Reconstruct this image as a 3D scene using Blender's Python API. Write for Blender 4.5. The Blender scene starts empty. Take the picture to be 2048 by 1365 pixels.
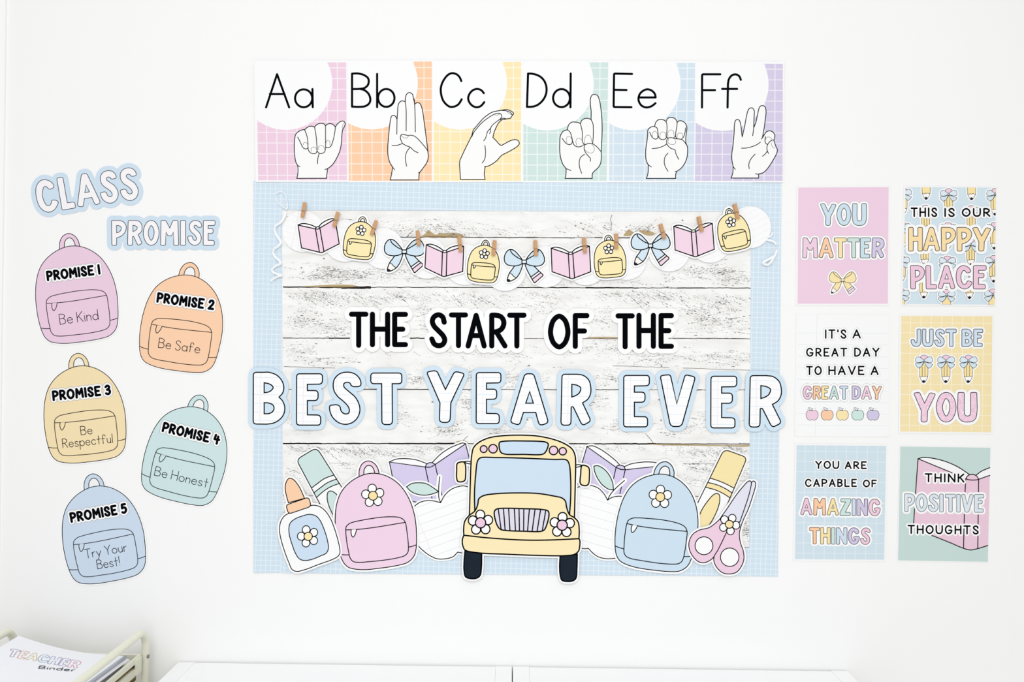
import bpy, math, random
import numpy as np
from mathutils import Vector, Matrix
from mathutils.geometry import tessellate_polygon

# ------------------------------------------------------------------ camera, world, lights, exposure
SC = bpy.context.scene
S = 0.00118            # metres of wall per photo pixel (2048 x 1365)
D = 1.9                # camera to wall
CX, CY, CZ = 1024.0, 682.5, 1.55
ROLL = math.radians(0.76)
RC, RS = math.cos(ROLL), math.sin(ROLL)

cam_data = bpy.data.cameras.new('camera')
cam = bpy.data.objects.new('camera', cam_data)
SC.collection.objects.link(cam)
cam_data.sensor_width = 36.0
cam_data.sensor_fit = 'HORIZONTAL'
cam_data.lens = 36.0 * D / (2048 * S)
cam_data.clip_start = 0.05
cam.matrix_world = Matrix(((RC, -RS, 0, 0), (0, 0, -1, -D), (RS, RC, 0, CZ), (0, 0, 0, 1)))
SC.camera = cam

SC.view_settings.view_transform = 'Standard'
SC.view_settings.look = 'None'
SC.view_settings.gamma = 1.0
SC.view_settings.use_curve_mapping = False
SC.view_settings.exposure = -0.02

world = bpy.data.worlds.new('daylight')
SC.world = world
world.use_nodes = True
wbg = world.node_tree.nodes['Background']
wbg.inputs['Color'].default_value = (0.985, 0.995, 1.0, 1)
# overcast daylight: brighter overhead than at the horizon
_t = world.node_tree
_tc = _t.nodes.new('ShaderNodeTexCoord'); _sp = _t.nodes.new('ShaderNodeSeparateXYZ')
_t.links.new(_tc.outputs['Generated'], _sp.inputs[0])
_mx = _t.nodes.new('ShaderNodeMath'); _mx.operation = 'MAXIMUM'; _mx.inputs[1].default_value = 0.0
_t.links.new(_sp.outputs[2], _mx.inputs[0])
_ma = _t.nodes.new('ShaderNodeMath'); _ma.operation = 'MULTIPLY_ADD'; _ma.inputs[1].default_value = 0.72; _ma.inputs[2].default_value = 0.46
_t.links.new(_mx.outputs[0], _ma.inputs[0]); _t.links.new(_ma.outputs[0], wbg.inputs['Strength'])

def area_light(name, loc, target, sx, sy, power, color=(1, 1, 1)):
    l = bpy.data.lights.new(name, 'AREA')
    l.shape = 'RECTANGLE'
    l.size, l.size_y, l.energy, l.color = sx, sy, power, color
    o = bpy.data.objects.new(name, l)
    SC.collection.objects.link(o)
    o.location = loc
    d = Vector(target) - Vector(loc)
    o.rotation_euler = d.to_track_quat('-Z', 'Y').to_euler()
    return o
area_light('ceiling_lamp', (-0.1, -2.6, 2.95), (0, 0, 0.6), 2.6, 1.6, 34.0, (1.0, 0.995, 0.985))
area_light('front_fill_light', (0.15, -3.6, 1.15), (0.0, 0, 1.1), 2.6, 1.6, 20.0, (0.985, 0.995, 1.0))  # unseen fill light behind the camera, added to brighten the lower wall

# ------------------------------------------------------------------ materials
def lin(c):
    c = c / 255.0
    return c / 12.92 if c <= 0.04045 else ((c + 0.055) / 1.055) ** 2.4
LEVEL = 1.10           # light reaching the wall, so that a printed colour reads as given
MATS = {}
def rgb(c):
    return tuple(min(0.93, lin(v) / LEVEL) for v in c)
def paper(c, rough=0.9, spec=0.0, name=None):
    key = ('p', c, rough, spec)
    if key in MATS: return MATS[key]
    m = bpy.data.materials.new(name or 'paper_%02x%02x%02x' % c)
    m.use_nodes = True
    b = m.node_tree.nodes['Principled BSDF']
    b.inputs['Base Color'].default_value = rgb(c) + (1,)
    b.inputs['Roughness'].default_value = rough
    b.inputs['Specular IOR Level'].default_value = spec
    MATS[key] = m
    return m
def node_mat(name, rough=0.9, spec=0.0):
    m = bpy.data.materials.new(name)
    m.use_nodes = True
    nt = m.node_tree
    b = nt.nodes['Principled BSDF']
    b.inputs['Roughness'].default_value = rough
    b.inputs['Specular IOR Level'].default_value = spec
    return m, nt, b
def math_node(nt, op, a, b=None, c=None):
    n = nt.nodes.new('ShaderNodeMath')
    n.operation = op
    for i, v in enumerate((a, b, c)):
        if v is None: continue
        if isinstance(v, (int, float)): n.inputs[i].default_value = v
        else: nt.links.new(v, n.inputs[i])
    return n.outputs[0]
def mix_color(nt, fac, a, b):
    n = nt.nodes.new('ShaderNodeMix')
    n.data_type = 'RGBA'
    for s, v in ((n.inputs[0], fac), (n.inputs[6], a), (n.inputs[7], b)):
        if isinstance(v, tuple): s.default_value = v + (1,) if len(v) == 3 else v
        elif isinstance(v, (int, float)): s.default_value = v
        else: nt.links.new(v, s)
    return n.outputs[2]
def grid_mat(name, base, line, px, py, wx, wy, ox=0.0, oy=0.0, rot=0.0, vline=None):
    """paper printed with thin lines; pitches and widths in photo pixels, 0 pitch = no lines that way"""
    m, nt, b = node_mat(name)
    tc = nt.nodes.new('ShaderNodeTexCoord')
    mp = nt.nodes.new('ShaderNodeMapping')
    mp.inputs['Rotation'].default_value = (0, rot, 0)
    nt.links.new(tc.outputs['Object'], mp.inputs['Vector'])
    sp = nt.nodes.new('ShaderNodeSeparateXYZ')
    nt.links.new(mp.outputs[0], sp.inputs[0])
    fac = None
    for ax, p, w, o in ((0, px, wx, ox), (2, py, wy, oy)):
        if not p: continue
        v = math_node(nt, 'MULTIPLY_ADD', sp.outputs[ax], 1.0 / (p * S), o)
        v = math_node(nt, 'FRACT', v)
        v = math_node(nt, 'SUBTRACT', v, 0.5)
        v = math_node(nt, 'ABSOLUTE', v)
        v = math_node(nt, 'LESS_THAN', v, 0.5 * w / p)
        fac = v if fac is None else math_node(nt, 'MAXIMUM', fac, v)
    col = mix_color(nt, fac, rgb(base), rgb(line))
    if vline:
        x0, w, c = vline
        v = math_node(nt, 'SUBTRACT', sp.outputs[0], x0 * S)
        v = math_node(nt, 'ABSOLUTE', v)
        v = math_node(nt, 'LESS_THAN', v, 0.5 * w * S)
        col = mix_color(nt, v, col, rgb(c))
    nt.links.new(col, b.inputs['Base Color'])
    return m

INK = (8, 10, 14)
WHITE = (250, 250, 251)
# ------------------------------------------------------------------ 2D drawing in photo pixels
def Z(x0, y0, s):
    """a zoomed crop: its top-left corner in the photograph and its magnification"""
    return lambda p: (x0 + p[0] / s, y0 + p[1] / s)
ID = lambda p: p
def rot_about(c, deg, sc=1.0, to=None):
    a = math.radians(deg); ca, sa = math.cos(a) * sc, math.sin(a) * sc
    t = to or c
    return lambda p: (t[0] + (p[0]-c[0])*ca - (p[1]-c[1])*sa, t[1] + (p[0]-c[0])*sa + (p[1]-c[1])*ca)
def chain(*fs):
    def f(p):
        for g in fs: p = g(p)
        return p
    return f
def cr(p0, p1, p2, p3, n):
    """centripetal Catmull-Rom from p1 to p2"""
    out = []
    def kn(t, a, b): return t + max(1e-6, math.hypot(b[0]-a[0], b[1]-a[1])) ** 0.5
    t0 = 0; t1 = kn(t0, p0, p1); t2 = kn(t1, p1, p2); t3 = kn(t2, p2, p3)
    for i in range(n):
        t = t1 + (t2 - t1) * i / n
        L = lambda a, b, ta, tb: ((tb-t)/(tb-ta)*a[0] + (t-ta)/(tb-ta)*b[0], (tb-t)/(tb-ta)*a[1] + (t-ta)/(tb-ta)*b[1])
        A1, A2, A3 = L(p0, p1, t0, t1), L(p1, p2, t1, t2), L(p2, p3, t2, t3)
        B1, B2 = L(A1, A2, t0, t2), L(A2, A3, t1, t3)
        out.append(L(B1, B2, t1, t2))
    return out
def path(s, tr=ID, closed=None, step=1.6):
    """'x,y' smooth point, 'x,yc' corner, 'x,yrN' corner rounded by N; a final 'z' closes the path"""
    toks = s.split()
    if toks[-1] == 'z':
        toks = toks[:-1]; closed = True
    raw = []
    for t in toks:
        kind, r = 's', 0.0
        if 'r' in t:
            t, r = t.split('r'); kind = 'r'; r = float(r)
        elif t[-1] == 'c':
            t = t[:-1]; kind = 'c'
        x, y = t.split(',')
        raw.append((float(x), float(y), kind, r))
    n = len(raw)
    pts = []       # (x, y, corner?)
    for i, (x, y, k, r) in enumerate(raw):
        if k == 'r' and (closed or 0 < i < n-1):
            a, b = raw[i-1], raw[(i+1) % n]
            def tow(q):
                d = math.hypot(q[0]-x, q[1]-y); f = min(r, 0.49*d) / max(d, 1e-6)
                return (x + (q[0]-x)*f, y + (q[1]-y)*f)
            A, B = tow(a), tow(b)
            for j in range(7):
                t = j / 6.0
                w = 0.62   # rounder than a parabola
                q0, q1, q2 = (1-t)**2, 2*t*(1-t)*1.0, t*t
                pts.append((q0*A[0]+q1*x+q2*B[0], q0*A[1]+q1*y+q2*B[1], True))
        else:
            pts.append((x, y, k != 's'))
    P = [tr((p[0], p[1])) for p in pts]
    C = [p[2] for p in pts]
    m = len(P)
    out = []
    last = m if closed else m - 1
    for i in range(last):
        p1, p2 = P[i], P[(i+1) % m]
        L = math.hypot(p2[0]-p1[0], p2[1]-p1[1])
        if L < 1e-6: continue
        c1, c2 = C[i], C[(i+1) % m]
        if not closed:
            c1 = c1 or i == 0; c2 = c2 or i == m-2
        if c1 and c2:
            out.append(p1); continue
        p0 = (2*p1[0]-p2[0], 2*p1[1]-p2[1]) if c1 else P[i-1]
        p3 = (2*p2[0]-p1[0], 2*p2[1]-p1[1]) if c2 else P[(i+2) % m]
        out += cr(p0, p1, p2, p3, max(2, int(L / step) + 1))
    if not closed: out.append(P[-1])
    return out
def paths(strs, tr=ID):
    return [path(s, tr) for s in strs]
def ellipse(cx, cy, rx, ry=None, n=None, rot=0.0):
    ry = rx if ry is None else ry
    n = n or max(14, int(max(rx, ry) * 2.2))
    a = math.radians(rot); ca, sa = math.cos(a), math.sin(a)
    return [(cx + rx*math.cos(t)*ca - ry*math.sin(t)*sa, cy + rx*math.cos(t)*sa + ry*math.sin(t)*ca)
            for t in (2*math.pi*i/n for i in range(n))]
def area2(r):
    return sum(r[i-1][0]*r[i][1] - r[i][0]*r[i-1][1] for i in range(len(r)))
def inside(p, r):
    x, y = p; c = False
    for i in range(len(r)):
        (x1, y1), (x2, y2) = r[i-1], r[i]
        if (y1 > y) != (y2 > y) and x < (x2-x1)*(y-y1)/(y2-y1) + x1: c = not c
    return c

def contour(fills, lines, off, res=1.0):
    """outline, at distance off, of closed rings (even-odd) and of strokes (points, radius)"""
    allp = [p for r in fills for p in r] + [p for l, w in lines for p in l]
    pad = off + max([w for l, w in lines] + [0]) + 3*res
    x0 = min(p[0] for p in allp) - pad; y0 = min(p[1] for p in allp) - pad
    x1 = max(p[0] for p in allp) + pad; y1 = max(p[1] for p in allp) + pad
    nx, ny = int((x1-x0)/res)+2, int((y1-y0)/res)+2
    X = (x0 + np.arange(nx)*res)[None, :]; Y = (y0 + np.arange(ny)*res)[:, None]
    best = np.full((ny, nx), 1e9)
    par = np.zeros((ny, nx), bool)
    def segd(a, b):
        dx, dy = b[0]-a[0], b[1]-a[1]; L = dx*dx + dy*dy
        if L < 1e-12: return np.hypot(X-a[0], Y-a[1])
        t = np.clip(((X-a[0])*dx + (Y-a[1])*dy) / L, 0, 1)
        return np.hypot(X-a[0]-t*dx, Y-a[1]-t*dy)
    for r in fills:
        for i in range(len(r)):
            a, b = r[i-1], r[i]
            best = np.minimum(best, segd(a, b))
            if a[1] != b[1]:
                par ^= ((a[1] > Y) != (b[1] > Y)) & (X < (b[0]-a[0])*(Y-a[1])/(b[1]-a[1]) + a[0])
    best = np.where(par, -best, best)
    for l, w in lines:
        if len(l) == 1: best = np.minimum(best, np.hypot(X-l[0][0], Y-l[0][1]) - w)
        for i in range(len(l)-1):
            best = np.minimum(best, segd(l[i], l[i+1]) - w)
    V = best - off
    Vin = V < 0
    nxt = {}
    code = Vin[:-1, :-1]*1 + Vin[:-1, 1:]*2 + Vin[1:, 1:]*4 + Vin[1:, :-1]*8
    jj, ii = np.nonzero((code > 0) & (code < 15))
    TAB = {1: [(3, 0)], 2: [(0, 1)], 3: [(3, 1)], 4: [(1, 2)], 5: [(3, 0), (1, 2)], 6: [(0, 2)], 7: [(3, 2)], 8: [(2, 3)],
           9: [(2, 0)], 10: [(0, 1), (2, 3)], 11: [(2, 1)], 12: [(1, 3)], 13: [(1, 0)], 14: [(0, 3)]}
    def ek(j, i, e):
        return ((0, j, i), (1, j, i+1), (0, j+1, i), (1, j, i))[e]
    for j, i in zip(jj.tolist(), ii.tolist()):
        for a, b in TAB[int(code[j, i])]:
            nxt[ek(j, i, a)] = ek(j, i, b)
    def pt(k):
        o, j, i = k
        if o == 0: a, b = V[j, i], V[j, i+1]; t = a/(a-b); return (x0+(i+t)*res, y0+j*res)
        a, b = V[j, i], V[j+1, i]; t = a/(a-b); return (x0+i*res, y0+(j+t)*res)
    rings = []
    while nxt:
        k0, k = next(iter(nxt.items())); r = [k0]; del nxt[k0]
        while k != k0 and k in nxt:
            r.append(k); k = nxt.pop(k)
        R = [pt(q) for q in r]
        R = simplify(R, 0.06*res + 0.02)
        if len(R) > 2 and abs(area2(R)) > 2*res: rings.append(R)
    return rings
def simplify(r, tol):
    if len(r) < 6: return r
    def dp(a, b):
        (xa, ya), (xb, yb) = r[a], r[b]
        L = math.hypot(xb-xa, yb-ya) or 1e-9
        best, bi = tol, -1
        for i in range(a+1, b):
            d = abs((xb-xa)*(r[i][1]-ya) - (yb-ya)*(r[i][0]-xa)) / L
            if d > best: best, bi = d, i
        return [a] if bi < 0 else dp(a, bi) + dp(bi, b)
    n = len(r); keep = []
    st = max(1, min(24, n//2))
    idx = list(range(0, n-1, st)) + [n-1]
    if idx[-1] == idx[-2]: idx.pop()
    for a, b in zip(idx, idx[1:]): keep += dp(a, b)
    keep.append(n-1)
    return [r[i] for i in keep]

# ------------------------------------------------------------------ flat printed things hung on the wall
def W(px, py, d, k=1.0):
    u, v = (px-CX)*S*k, (CY-py)*S*k
    return (u*RC - v*RS, -d, u*RS + v*RC + CZ)
def unproject(px, py, depth):
    """point seen at a photo pixel, at a distance depth in front of the camera"""
    f = depth / D
    u, v = (px-CX)*S*f, (CY-py)*S*f
    return Vector((u*RC - v*RS, depth - D, u*RS + v*RC + CZ))
STEP, FINE = 5.0e-6, 1.2e-6
class Sheet:
    """one mesh of a printed thing"""
    def __init__(self, item, name, label=None, parent=None):
        self.it, self.name, self.label, self.parent = item, name, label, parent
        self.v, self.f, self.fm, self.mats = [], [], [], []
        self.obj = None
    def mi(self, m):
        if isinstance(m, tuple): m = paper(m)
        if m not in self.mats: self.mats.append(m)
        return self.mats.index(m)
    def raw(self, verts, faces, m):
        o = len(self.v); i = self.mi(m)
        self.v += verts
        for f in faces:
            self.f.append(tuple(o+q for q in f)); self.fm.append(i)
    def fill(self, rings, m, d=None):
        if d is None:
            self.it.layer += STEP; d = self.it.layer
        k = self.it.k
        if rings and isinstance(rings[0], tuple): rings = [rings]
        outers = []; rings = sorted(rings, key=lambda r: -abs(area2(r)))
        for r in rings:
            lvl = [o for o in outers if inside(r[0], o[0]) and not any(inside(r[0], h) for h in o[1:])]
            if lvl: lvl[-1].append(r)
            else: outers.append([r])
        for grp in outers:
            vs = [Vector((p[0], p[1], 0)) for r in grp for p in r]
            if len(grp) == 1 and len(grp[0]) <= 4:
                tris = [tuple(range(len(vs)))]
            else:
                tris = tessellate_polygon([[Vector((p[0], p[1], 0)) for p in r] for r in grp])
            fs = []
            for t in tris:
                a = sum(vs[t[i-1]][0]*vs[t[i]][1] - vs[t[i]][0]*vs[t[i-1]][1] for i in range(len(t)))
                fs.append(t if a < 0 else tuple(reversed(t)))
            self.raw([W(p[0], p[1], d, k) for p in vs], fs, m)
        return self
    def prism(self, rings, m, d0, d1, side=None):
        if rings and isinstance(rings[0], tuple): rings = [rings]
        k = self.it.k
        self.fill(rings, m, d1)
        for r in rings:
            n = len(r)
            vs = [W(p[0], p[1], d0, k) for p in r] + [W(p[0], p[1], d1, k) for p in r]
            self.raw(vs, [(i, (i+1) % n, n+(i+1) % n, n+i) for i in range(n)], side or m)
        return self
    def line(self, pts, w, m=INK, d=None, closed=False, cap=True, taper=None):
        if isinstance(pts, str): pts = path(pts)
        if d is None:
            self.it.layer += FINE; d = self.it.layer
        q = [pts[0]]
        for p in pts[1:]:
            if math.hypot(p[0]-q[-1][0], p[1]-q[-1][1]) > 1e-3: q.append(p)
        if closed and math.hypot(q[0][0]-q[-1][0], q[0][1]-q[-1][1]) < 1e-3: q.pop()
        if not closed and w > 1.2 and len(q) > 2:      # round joins: part the stroke at its sharp corners
            for i in range(1, len(q)-1):
                ax, ay, bx, by = q[i][0]-q[i-1][0], q[i][1]-q[i-1][1], q[i+1][0]-q[i][0], q[i+1][1]-q[i][1]
                if ax*bx + ay*by < 0.35*math.hypot(ax, ay)*math.hypot(bx, by):
                    self.line(q[:i+1], w, m, d, False, cap)
                    return self.line(q[i:], w, m, d + FINE*0.5, False, cap)
        k = self.it.k; h = w / 2.0
        n = len(q)
        if n == 1:
            return self.fill(ellipse(q[0][0], q[0][1], h, n=14), m, d)
        L, R = [], []
        for i in range(n):
            if closed: a, b = q[i-1], q[(i+1) % n]
            else: a, b = q[max(0, i-1)], q[min(n-1, i+1)]
            p = q[i]
            def un(u, v):
                dx, dy = v[0]-u[0], v[1]-u[1]; l = math.hypot(dx, dy) or 1e-9
                return dx/l, dy/l
            if not closed and i in (0, n-1): t = un(a, b); mit = 1.0
            else:
                t1, t2 = un(a, p), un(p, b)
                tx, ty = t1[0]+t2[0], t1[1]+t2[1]; l = math.hypot(tx, ty)
                if l < 0.25: t = t2; mit = 1.0
                else:
                    t = (tx/l, ty/l); mit = min(2.2, 2.0/l)
            hh = h * mit * (taper(i/(n-1.0)) if taper else 1.0)
            L.append((p[0]+t[1]*hh, p[1]-t[0]*hh)); R.append((p[0]-t[1]*hh, p[1]+t[0]*hh))
        vs = [W(p[0], p[1], d, k) for p in L] + [W(p[0], p[1], d, k) for p in R]
        fs = [(i, n+i, n+(i+1) % n, (i+1) % n) for i in range(n if closed else n-1)]
        self.raw(vs, fs, m)
        if not closed and cap and w > 0.8:
            for e, (c, a) in enumerate(((q[0], q[1]), (q[-1], q[-2]))):
                an = math.atan2(c[1]-a[1], c[0]-a[0]); N = 8
                ring = [(c[0]+h*math.cos(an-math.pi/2+math.pi*j/N), c[1]+h*math.sin(an-math.pi/2+math.pi*j/N)) for j in range(N+1)]
                self.raw([W(p[0], p[1], d, k) for p in reversed(ring)], [tuple(range(N+1))], m)
        return self
    def lines(self, strs, tr, w, m=INK):
        for s in strs:
            z = s.split()[-1] == 'z'
            self.line(path(s, tr), w, m, closed=z)
        return self
class Item:
    """a thing hung on the wall; base = how far its back stands off the wall, th = thickness (metres)"""
    def __init__(self, name, label, cat, group=None, base=0.0002, th=0.0005, kind=None):
        self.k = (D - base) / D
        self.base, self.th, self.layer = base, th, base + th
        self.label, self.cat, self.group, self.kind = label, cat, group, kind
        self.sheets = []
        self.root = self.sheet(name)
    def sheet(self, name, label=None, parent=None):
        s = Sheet(self, name, label, parent); self.sheets.append(s); return s
    def card(self, rings, m=WHITE, side=None):
        self.root.prism(rings, m, self.base, self.base + self.th, side)
        return self
    def build(self):
        r = self.root
        xs = [v[0] for v in r.v]; zs = [v[2] for v in r.v]
        loc = Vector(((min(xs)+max(xs))/2, -self.base, (min(zs)+max(zs))/2))
        for s in self.sheets:
            if not s.v: continue
            me = bpy.data.meshes.new(s.name)
            me.from_pydata([(v[0]-loc[0], v[1]-loc[1], v[2]-loc[2]) for v in s.v], [], s.f)
            for m in s.mats: me.materials.append(m)
            me.polygons.foreach_set('material_index', s.fm)
            me.update()
            o = bpy.data.objects.new(s.name, me)
            SC.collection.objects.link(o)
            s.obj = o
            if s is r: o.location = loc
            else: o.parent = (s.parent or r).obj
            if s.label: o['label'] = s.label
        o = r.obj
        if self.kind: o['kind'] = self.kind
        if self.label: o['label'] = self.label
        if self.cat: o['category'] = self.cat
        if self.group: o['group'] = self.group
        return o
def quad(a, b, c, d): return [a, b, c, d]
def grow(q, e):
    cx = sum(p[0] for p in q)/len(q); cy = sum(p[1] for p in q)/len(q)
    return [(p[0] + (e if p[0] > cx else -e), p[1] + (e if p[1] > cy else -e)) for p in q]
# ------------------------------------------------------------------ solid helpers
def mesh_obj(name, verts, faces, m, parent=None, loc=(0, 0, 0), smooth=False):
    me = bpy.data.meshes.new(name)
    me.from_pydata([tuple(v) for v in verts], [], faces)
    if m: me.materials.append(m)
    if smooth: me.polygons.foreach_set('use_smooth', [True]*len(me.polygons))
    me.update()
    o = bpy.data.objects.new(name, me)
    SC.collection.objects.link(o)
    o.location = loc
    if parent: o.parent = parent
    return o
def box_vf(x0, y0, z0, x1, y1, z1, b=0.0):
    if b <= 0:
        v = [(x, y, z) for x in (x0, x1) for y in (y0, y1) for z in (z0, z1)]
        return v, [(0, 1, 3, 2), (4, 6, 7, 5), (0, 4, 5, 1), (2, 3, 7, 6), (0, 2, 6, 4), (1, 5, 7, 3)]
    import bmesh
    bm = bmesh.new()
    v, f = box_vf(x0, y0, z0, x1, y1, z1)
    bv = [bm.verts.new(p) for p in v]
    for q in f: bm.faces.new([bv[i] for i in q])
    bmesh.ops.bevel(bm, geom=list(bm.edges), offset=b, segments=3, profile=0.6, affect='EDGES')
    bm.verts.index_update()
    out = [tuple(p.co) for p in bm.verts], [tuple(p.index for p in q.verts) for q in bm.faces]
    bm.free()
    return out
def tube_vf(pts, r, n=12, ring_scale=(1, 1)):
    pts = [Vector(p) for p in pts]
    vs, fs = [], []
    t0 = (pts[1]-pts[0]).normalized()
    up = Vector((0, 0, 1)) if abs(t0.z) < 0.9 else Vector((1, 0, 0))
    nrm = t0.cross(up).normalized()
    for i, p in enumerate(pts):
        a, b = pts[max(0, i-1)], pts[min(len(pts)-1, i+1)]
        t = (b-a).normalized()
        nrm = (nrm - t*nrm.dot(t)).normalized(); bn = t.cross(nrm)
        for j in range(n):
            an = 2*math.pi*j/n
            vs.append(p + (nrm*math.cos(an)*ring_scale[0] + bn*math.sin(an)*ring_scale[1])*r)
    for i in range(len(pts)-1):
        for j in range(n):
            fs.append((i*n+j, i*n+(j+1) % n, (i+1)*n+(j+1) % n, (i+1)*n+j))
    fs.append(tuple(reversed(range(n)))); fs.append(tuple((len(pts)-1)*n+j for j in range(n)))
    return vs, fs
def join_vf(*parts):
    V, F = [], []
    for v, f in parts:
        o = len(V); V += list(v); F += [tuple(o+i for i in q) for q in f]
    return V, F
def empty(name, label, cat, loc, group=None):
    o = bpy.data.objects.new(name, None)
    SC.collection.objects.link(o)
    o.location = loc
    o['label'] = label; o['category'] = cat
    if group: o['group'] = group
    return o
# ------------------------------------------------------------------ lettering
def circ(cx, cy, rx, ry):
    return ' '.join('%.1f,%.1f' % (cx+rx*math.cos(a), cy+ry*math.sin(a)) for a in (i*math.pi/5 for i in range(10))) + ' z'
# thin school-book print: cap height 100 (0 top, 100 base line), advance width, strokes
THIN = {
 'A': (68, ["0,100 32,0c 68,100", "11,61 54,61"]),
 'B': (55, ["0,100c 0,0c 12,0 32,3 46,12 49,23 45,35 36,43 23,45 0,45c", "23,45 36,47 49,58 54,76 49,91 36,98 19,99 0,100c"]),
 'F': (52, ["52,0 0,0c 0,100", "0,46 40,46"]),
 'H': (58, ["0,0 0,100", "58,0 58,100", "0,48 58,48"]),
 'K': (52, ["0,0 0,100", "50,0 1,58", "16,43 52,100"]),
 'R': (54, ["0,100c 0,0c 14,0 34,3 47,14 49,26 44,39 32,47 14,50 0,50c", "22,50 54,100"]),
 'S': (50, ["47,18 40,6 26,0 12,4 5,16 8,30 24,44 42,58 49,74 44,91 28,100 12,97 1,84"]),
 'T': (60, ["0,0 60,0", "30,0 30,100"]),
 'Y': (58, ["0,0 29,48c 58,0", "29,48 29,100"]),
 'a': (50, [circ(24, 72, 24, 28), "49,44 49,100"]),
 'b': (50, ["0,0 0,100", circ(26, 72, 25, 28)]),
 'd': (50, [circ(24, 72, 24, 28), "49,0 49,100"]),
 'e': (48, ["3,69 47,69c 45,58 36,48 24,44 11,48 1,62 1,78 8,93 22,100 36,98 46,87"]),
 'f': (42, ["42,18 36,5 25,1 15,7 12,22 12,100", "0,44 32,44"]),
 'i': (4, ["2,44 2,100", "2,20"]),
 'l': (4, ["2,0 2,100"]),
 'n': (40, ["0,44 0,100", "0,66 6,53 18,45 31,48 38,58 39,72 39,100"]),
 'o': (50, [circ(25, 72, 25, 28)]),
 'p': (50, ["0,44 0,138", circ(26, 72, 25, 28)]),
 'r': (28, ["0,44 0,100", "0,68 6,54 16,46 28,45"]),
 's': (38, ["36,53 27,45 15,44 4,51 4,62 14,70 28,76 37,85 33,96 20,101 8,98 0,90"]),
 't': (36, ["18,8 18,100", "0,44 36,44"]),
 'u': (40, ["0,44 0,80 6,94 18,100 31,95 39,82", "39,44 39,100"]),
 'c': (46, ["44,56 36,47 24,44 11,48 2,60 1,76 8,92 22,100 36,97 45,86"]),
 'y': (46, ["0,44 23,98", "46,44 23,98 10,132"]),
 '!': (4, ["2,0 2,74", "2,98"]),
}
# marker capitals
BOLD = {
 'A': (62, ["0,100 31,0c 62,100", "13,66 49,66"]),
 'B': (48, ["0,100c 0,0c 14,0 34,4 44,16 42,32 30,43 0,46c", "18,46 40,55 48,72 42,90 24,99 0,100c"]),
 'C': (60, ["58,22 48,6 30,0 12,10 1,36 2,66 13,90 32,100 49,94 60,78"]),
 'D': (54, ["0,100c 0,0c 22,1 42,14 54,38 54,60 44,84 24,99 0,100c"]),
 'E': (48, ["48,0 0,0c 0,100c 48,100", "0,49 36,49"]),
 'F': (48, ["48,0 0,0c 0,100", "0,50 38,50"]),
 'G': (66, ["58,20 47,5 30,0 12,10 1,36 2,66 13,90 32,100 52,92 62,72 64,58c 36,58"]),
 'H': (56, ["0,0 0,100", "56,0 56,100", "0,49 56,49"]),
 'I': (4, ["2,0 2,100"]),
 'K': (52, ["0,0 0,100", "50,0 1,56", "17,42 52,100"]),
 'L': (46, ["0,0 0,100c 46,100"]),
 'M': (72, ["0,100 6,0c 36,62c 66,0c 72,100"]),
 'N': (60, ["0,100 0,0c 60,100c 60,0"]),
 'O': (68, ["34,0 56,13 67,40 67,62 55,88 34,100 13,88 1,62 1,40 12,13 z"]),
 'P': (50, ["0,100 0,0c 16,0 38,5 50,20 49,36 38,50 16,56 0,57"]),
 'R': (52, ["0,100 0,0c 16,0 36,5 47,19 46,34 36,47 16,54 0,55", "18,54 52,100"]),
 'S': (50, ["46,24 40,7 25,0 9,6 2,20 8,36 25,52 42,68 48,82 40,96 24,100 9,94 0,78"]),
 'T': (60, ["0,0 60,0", "30,0 30,100"]),
 'U': (60, ["0,0 0,58 4,82 16,97 30,100 44,97 56,82 60,58 60,0"]),
 'V': (62, ["0,0 31,100c 62,0"]),
 'Y': (60, ["0,0 30,48c 60,0", "30,48 30,100"]),
 'Z': (56, ["0,0 56,0c 0,100c 56,100"]),
 "'": (4, ["2,0 2,20"]),
 '1': (4, ["2,0 2,100"]),
 '2': (50, ["2,22 8,6 24,0 40,6 46,22 40,42 20,70 0,100c 50,98"]),
 '3': (46, ["2,12 16,0 34,3 42,18 36,36 16,46c 36,50 46,68 40,90 22,100 0,90"]),
 '4': (54, ["6,0 0,52c 54,50", "36,14 36,100"]),
 '5': (48, ["44,0 8,0c 4,44c 26,38 44,50 46,74 34,94 16,100 0,92"]),
}
def text(font, s, p0, p1, h, gap=16.0, space=46.0, wob=0.0):
    """strokes of a line of lettering: base line runs from p0 to p1 (photo pixels), capitals h high"""
    dx, dy = p1[0]-p0[0], p1[1]-p0[1]
    L = math.hypot(dx, dy); ux, uy = dx/L, dy/L
    w = 0.0
    for i, c in enumerate(s):
        w += space if c == ' ' else font[c][0] + (gap if i+1 < len(s) and s[i+1] != ' ' else 0)
    sx, sy = L/w, h/100.0
    x = 0.0; out = []
    for i, c in enumerate(s):
        if c == ' ': x += space; continue
        fw, st = font[c]
        def tr(p, x=x):
            a, b = (x+p[0])*sx, (p[1]-100)*sy
            return (p0[0] + ux*a - uy*b, p0[1] + uy*a + ux*b)
        out.append((c, [([tr(tuple(map(float, q.split(',')))) for q in [t]] if len(t.split()) == 1 else path(t, tr, step=1.0), t.split()[-1] == 'z') for t in st]))
        x += fw + (gap if i+1 < len(s) and s[i+1] != ' ' else 0)
    return out
def boxed(font, c, x0, y0, x1, y1):
    """strokes of one letter fitted to a box of stroke centre lines"""
    fw, st = font[c]
    tr = lambda p: (x0 + p[0]/fw*(x1-x0), y0 + p[1]/100.0*(y1-y0))
    return [(path(t, tr, step=1.0), t.split()[-1] == 'z') for t in st]
def ink(sheet, letters, w, m=INK):
    for c, st in letters:
        for pts, z in st: sheet.line(pts, w, m, closed=z)
def stroke_shapes(letters, w):
    return [(pts + [pts[0]] if z else pts, w/2.0) for c, st in letters for pts, z in st]

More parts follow.
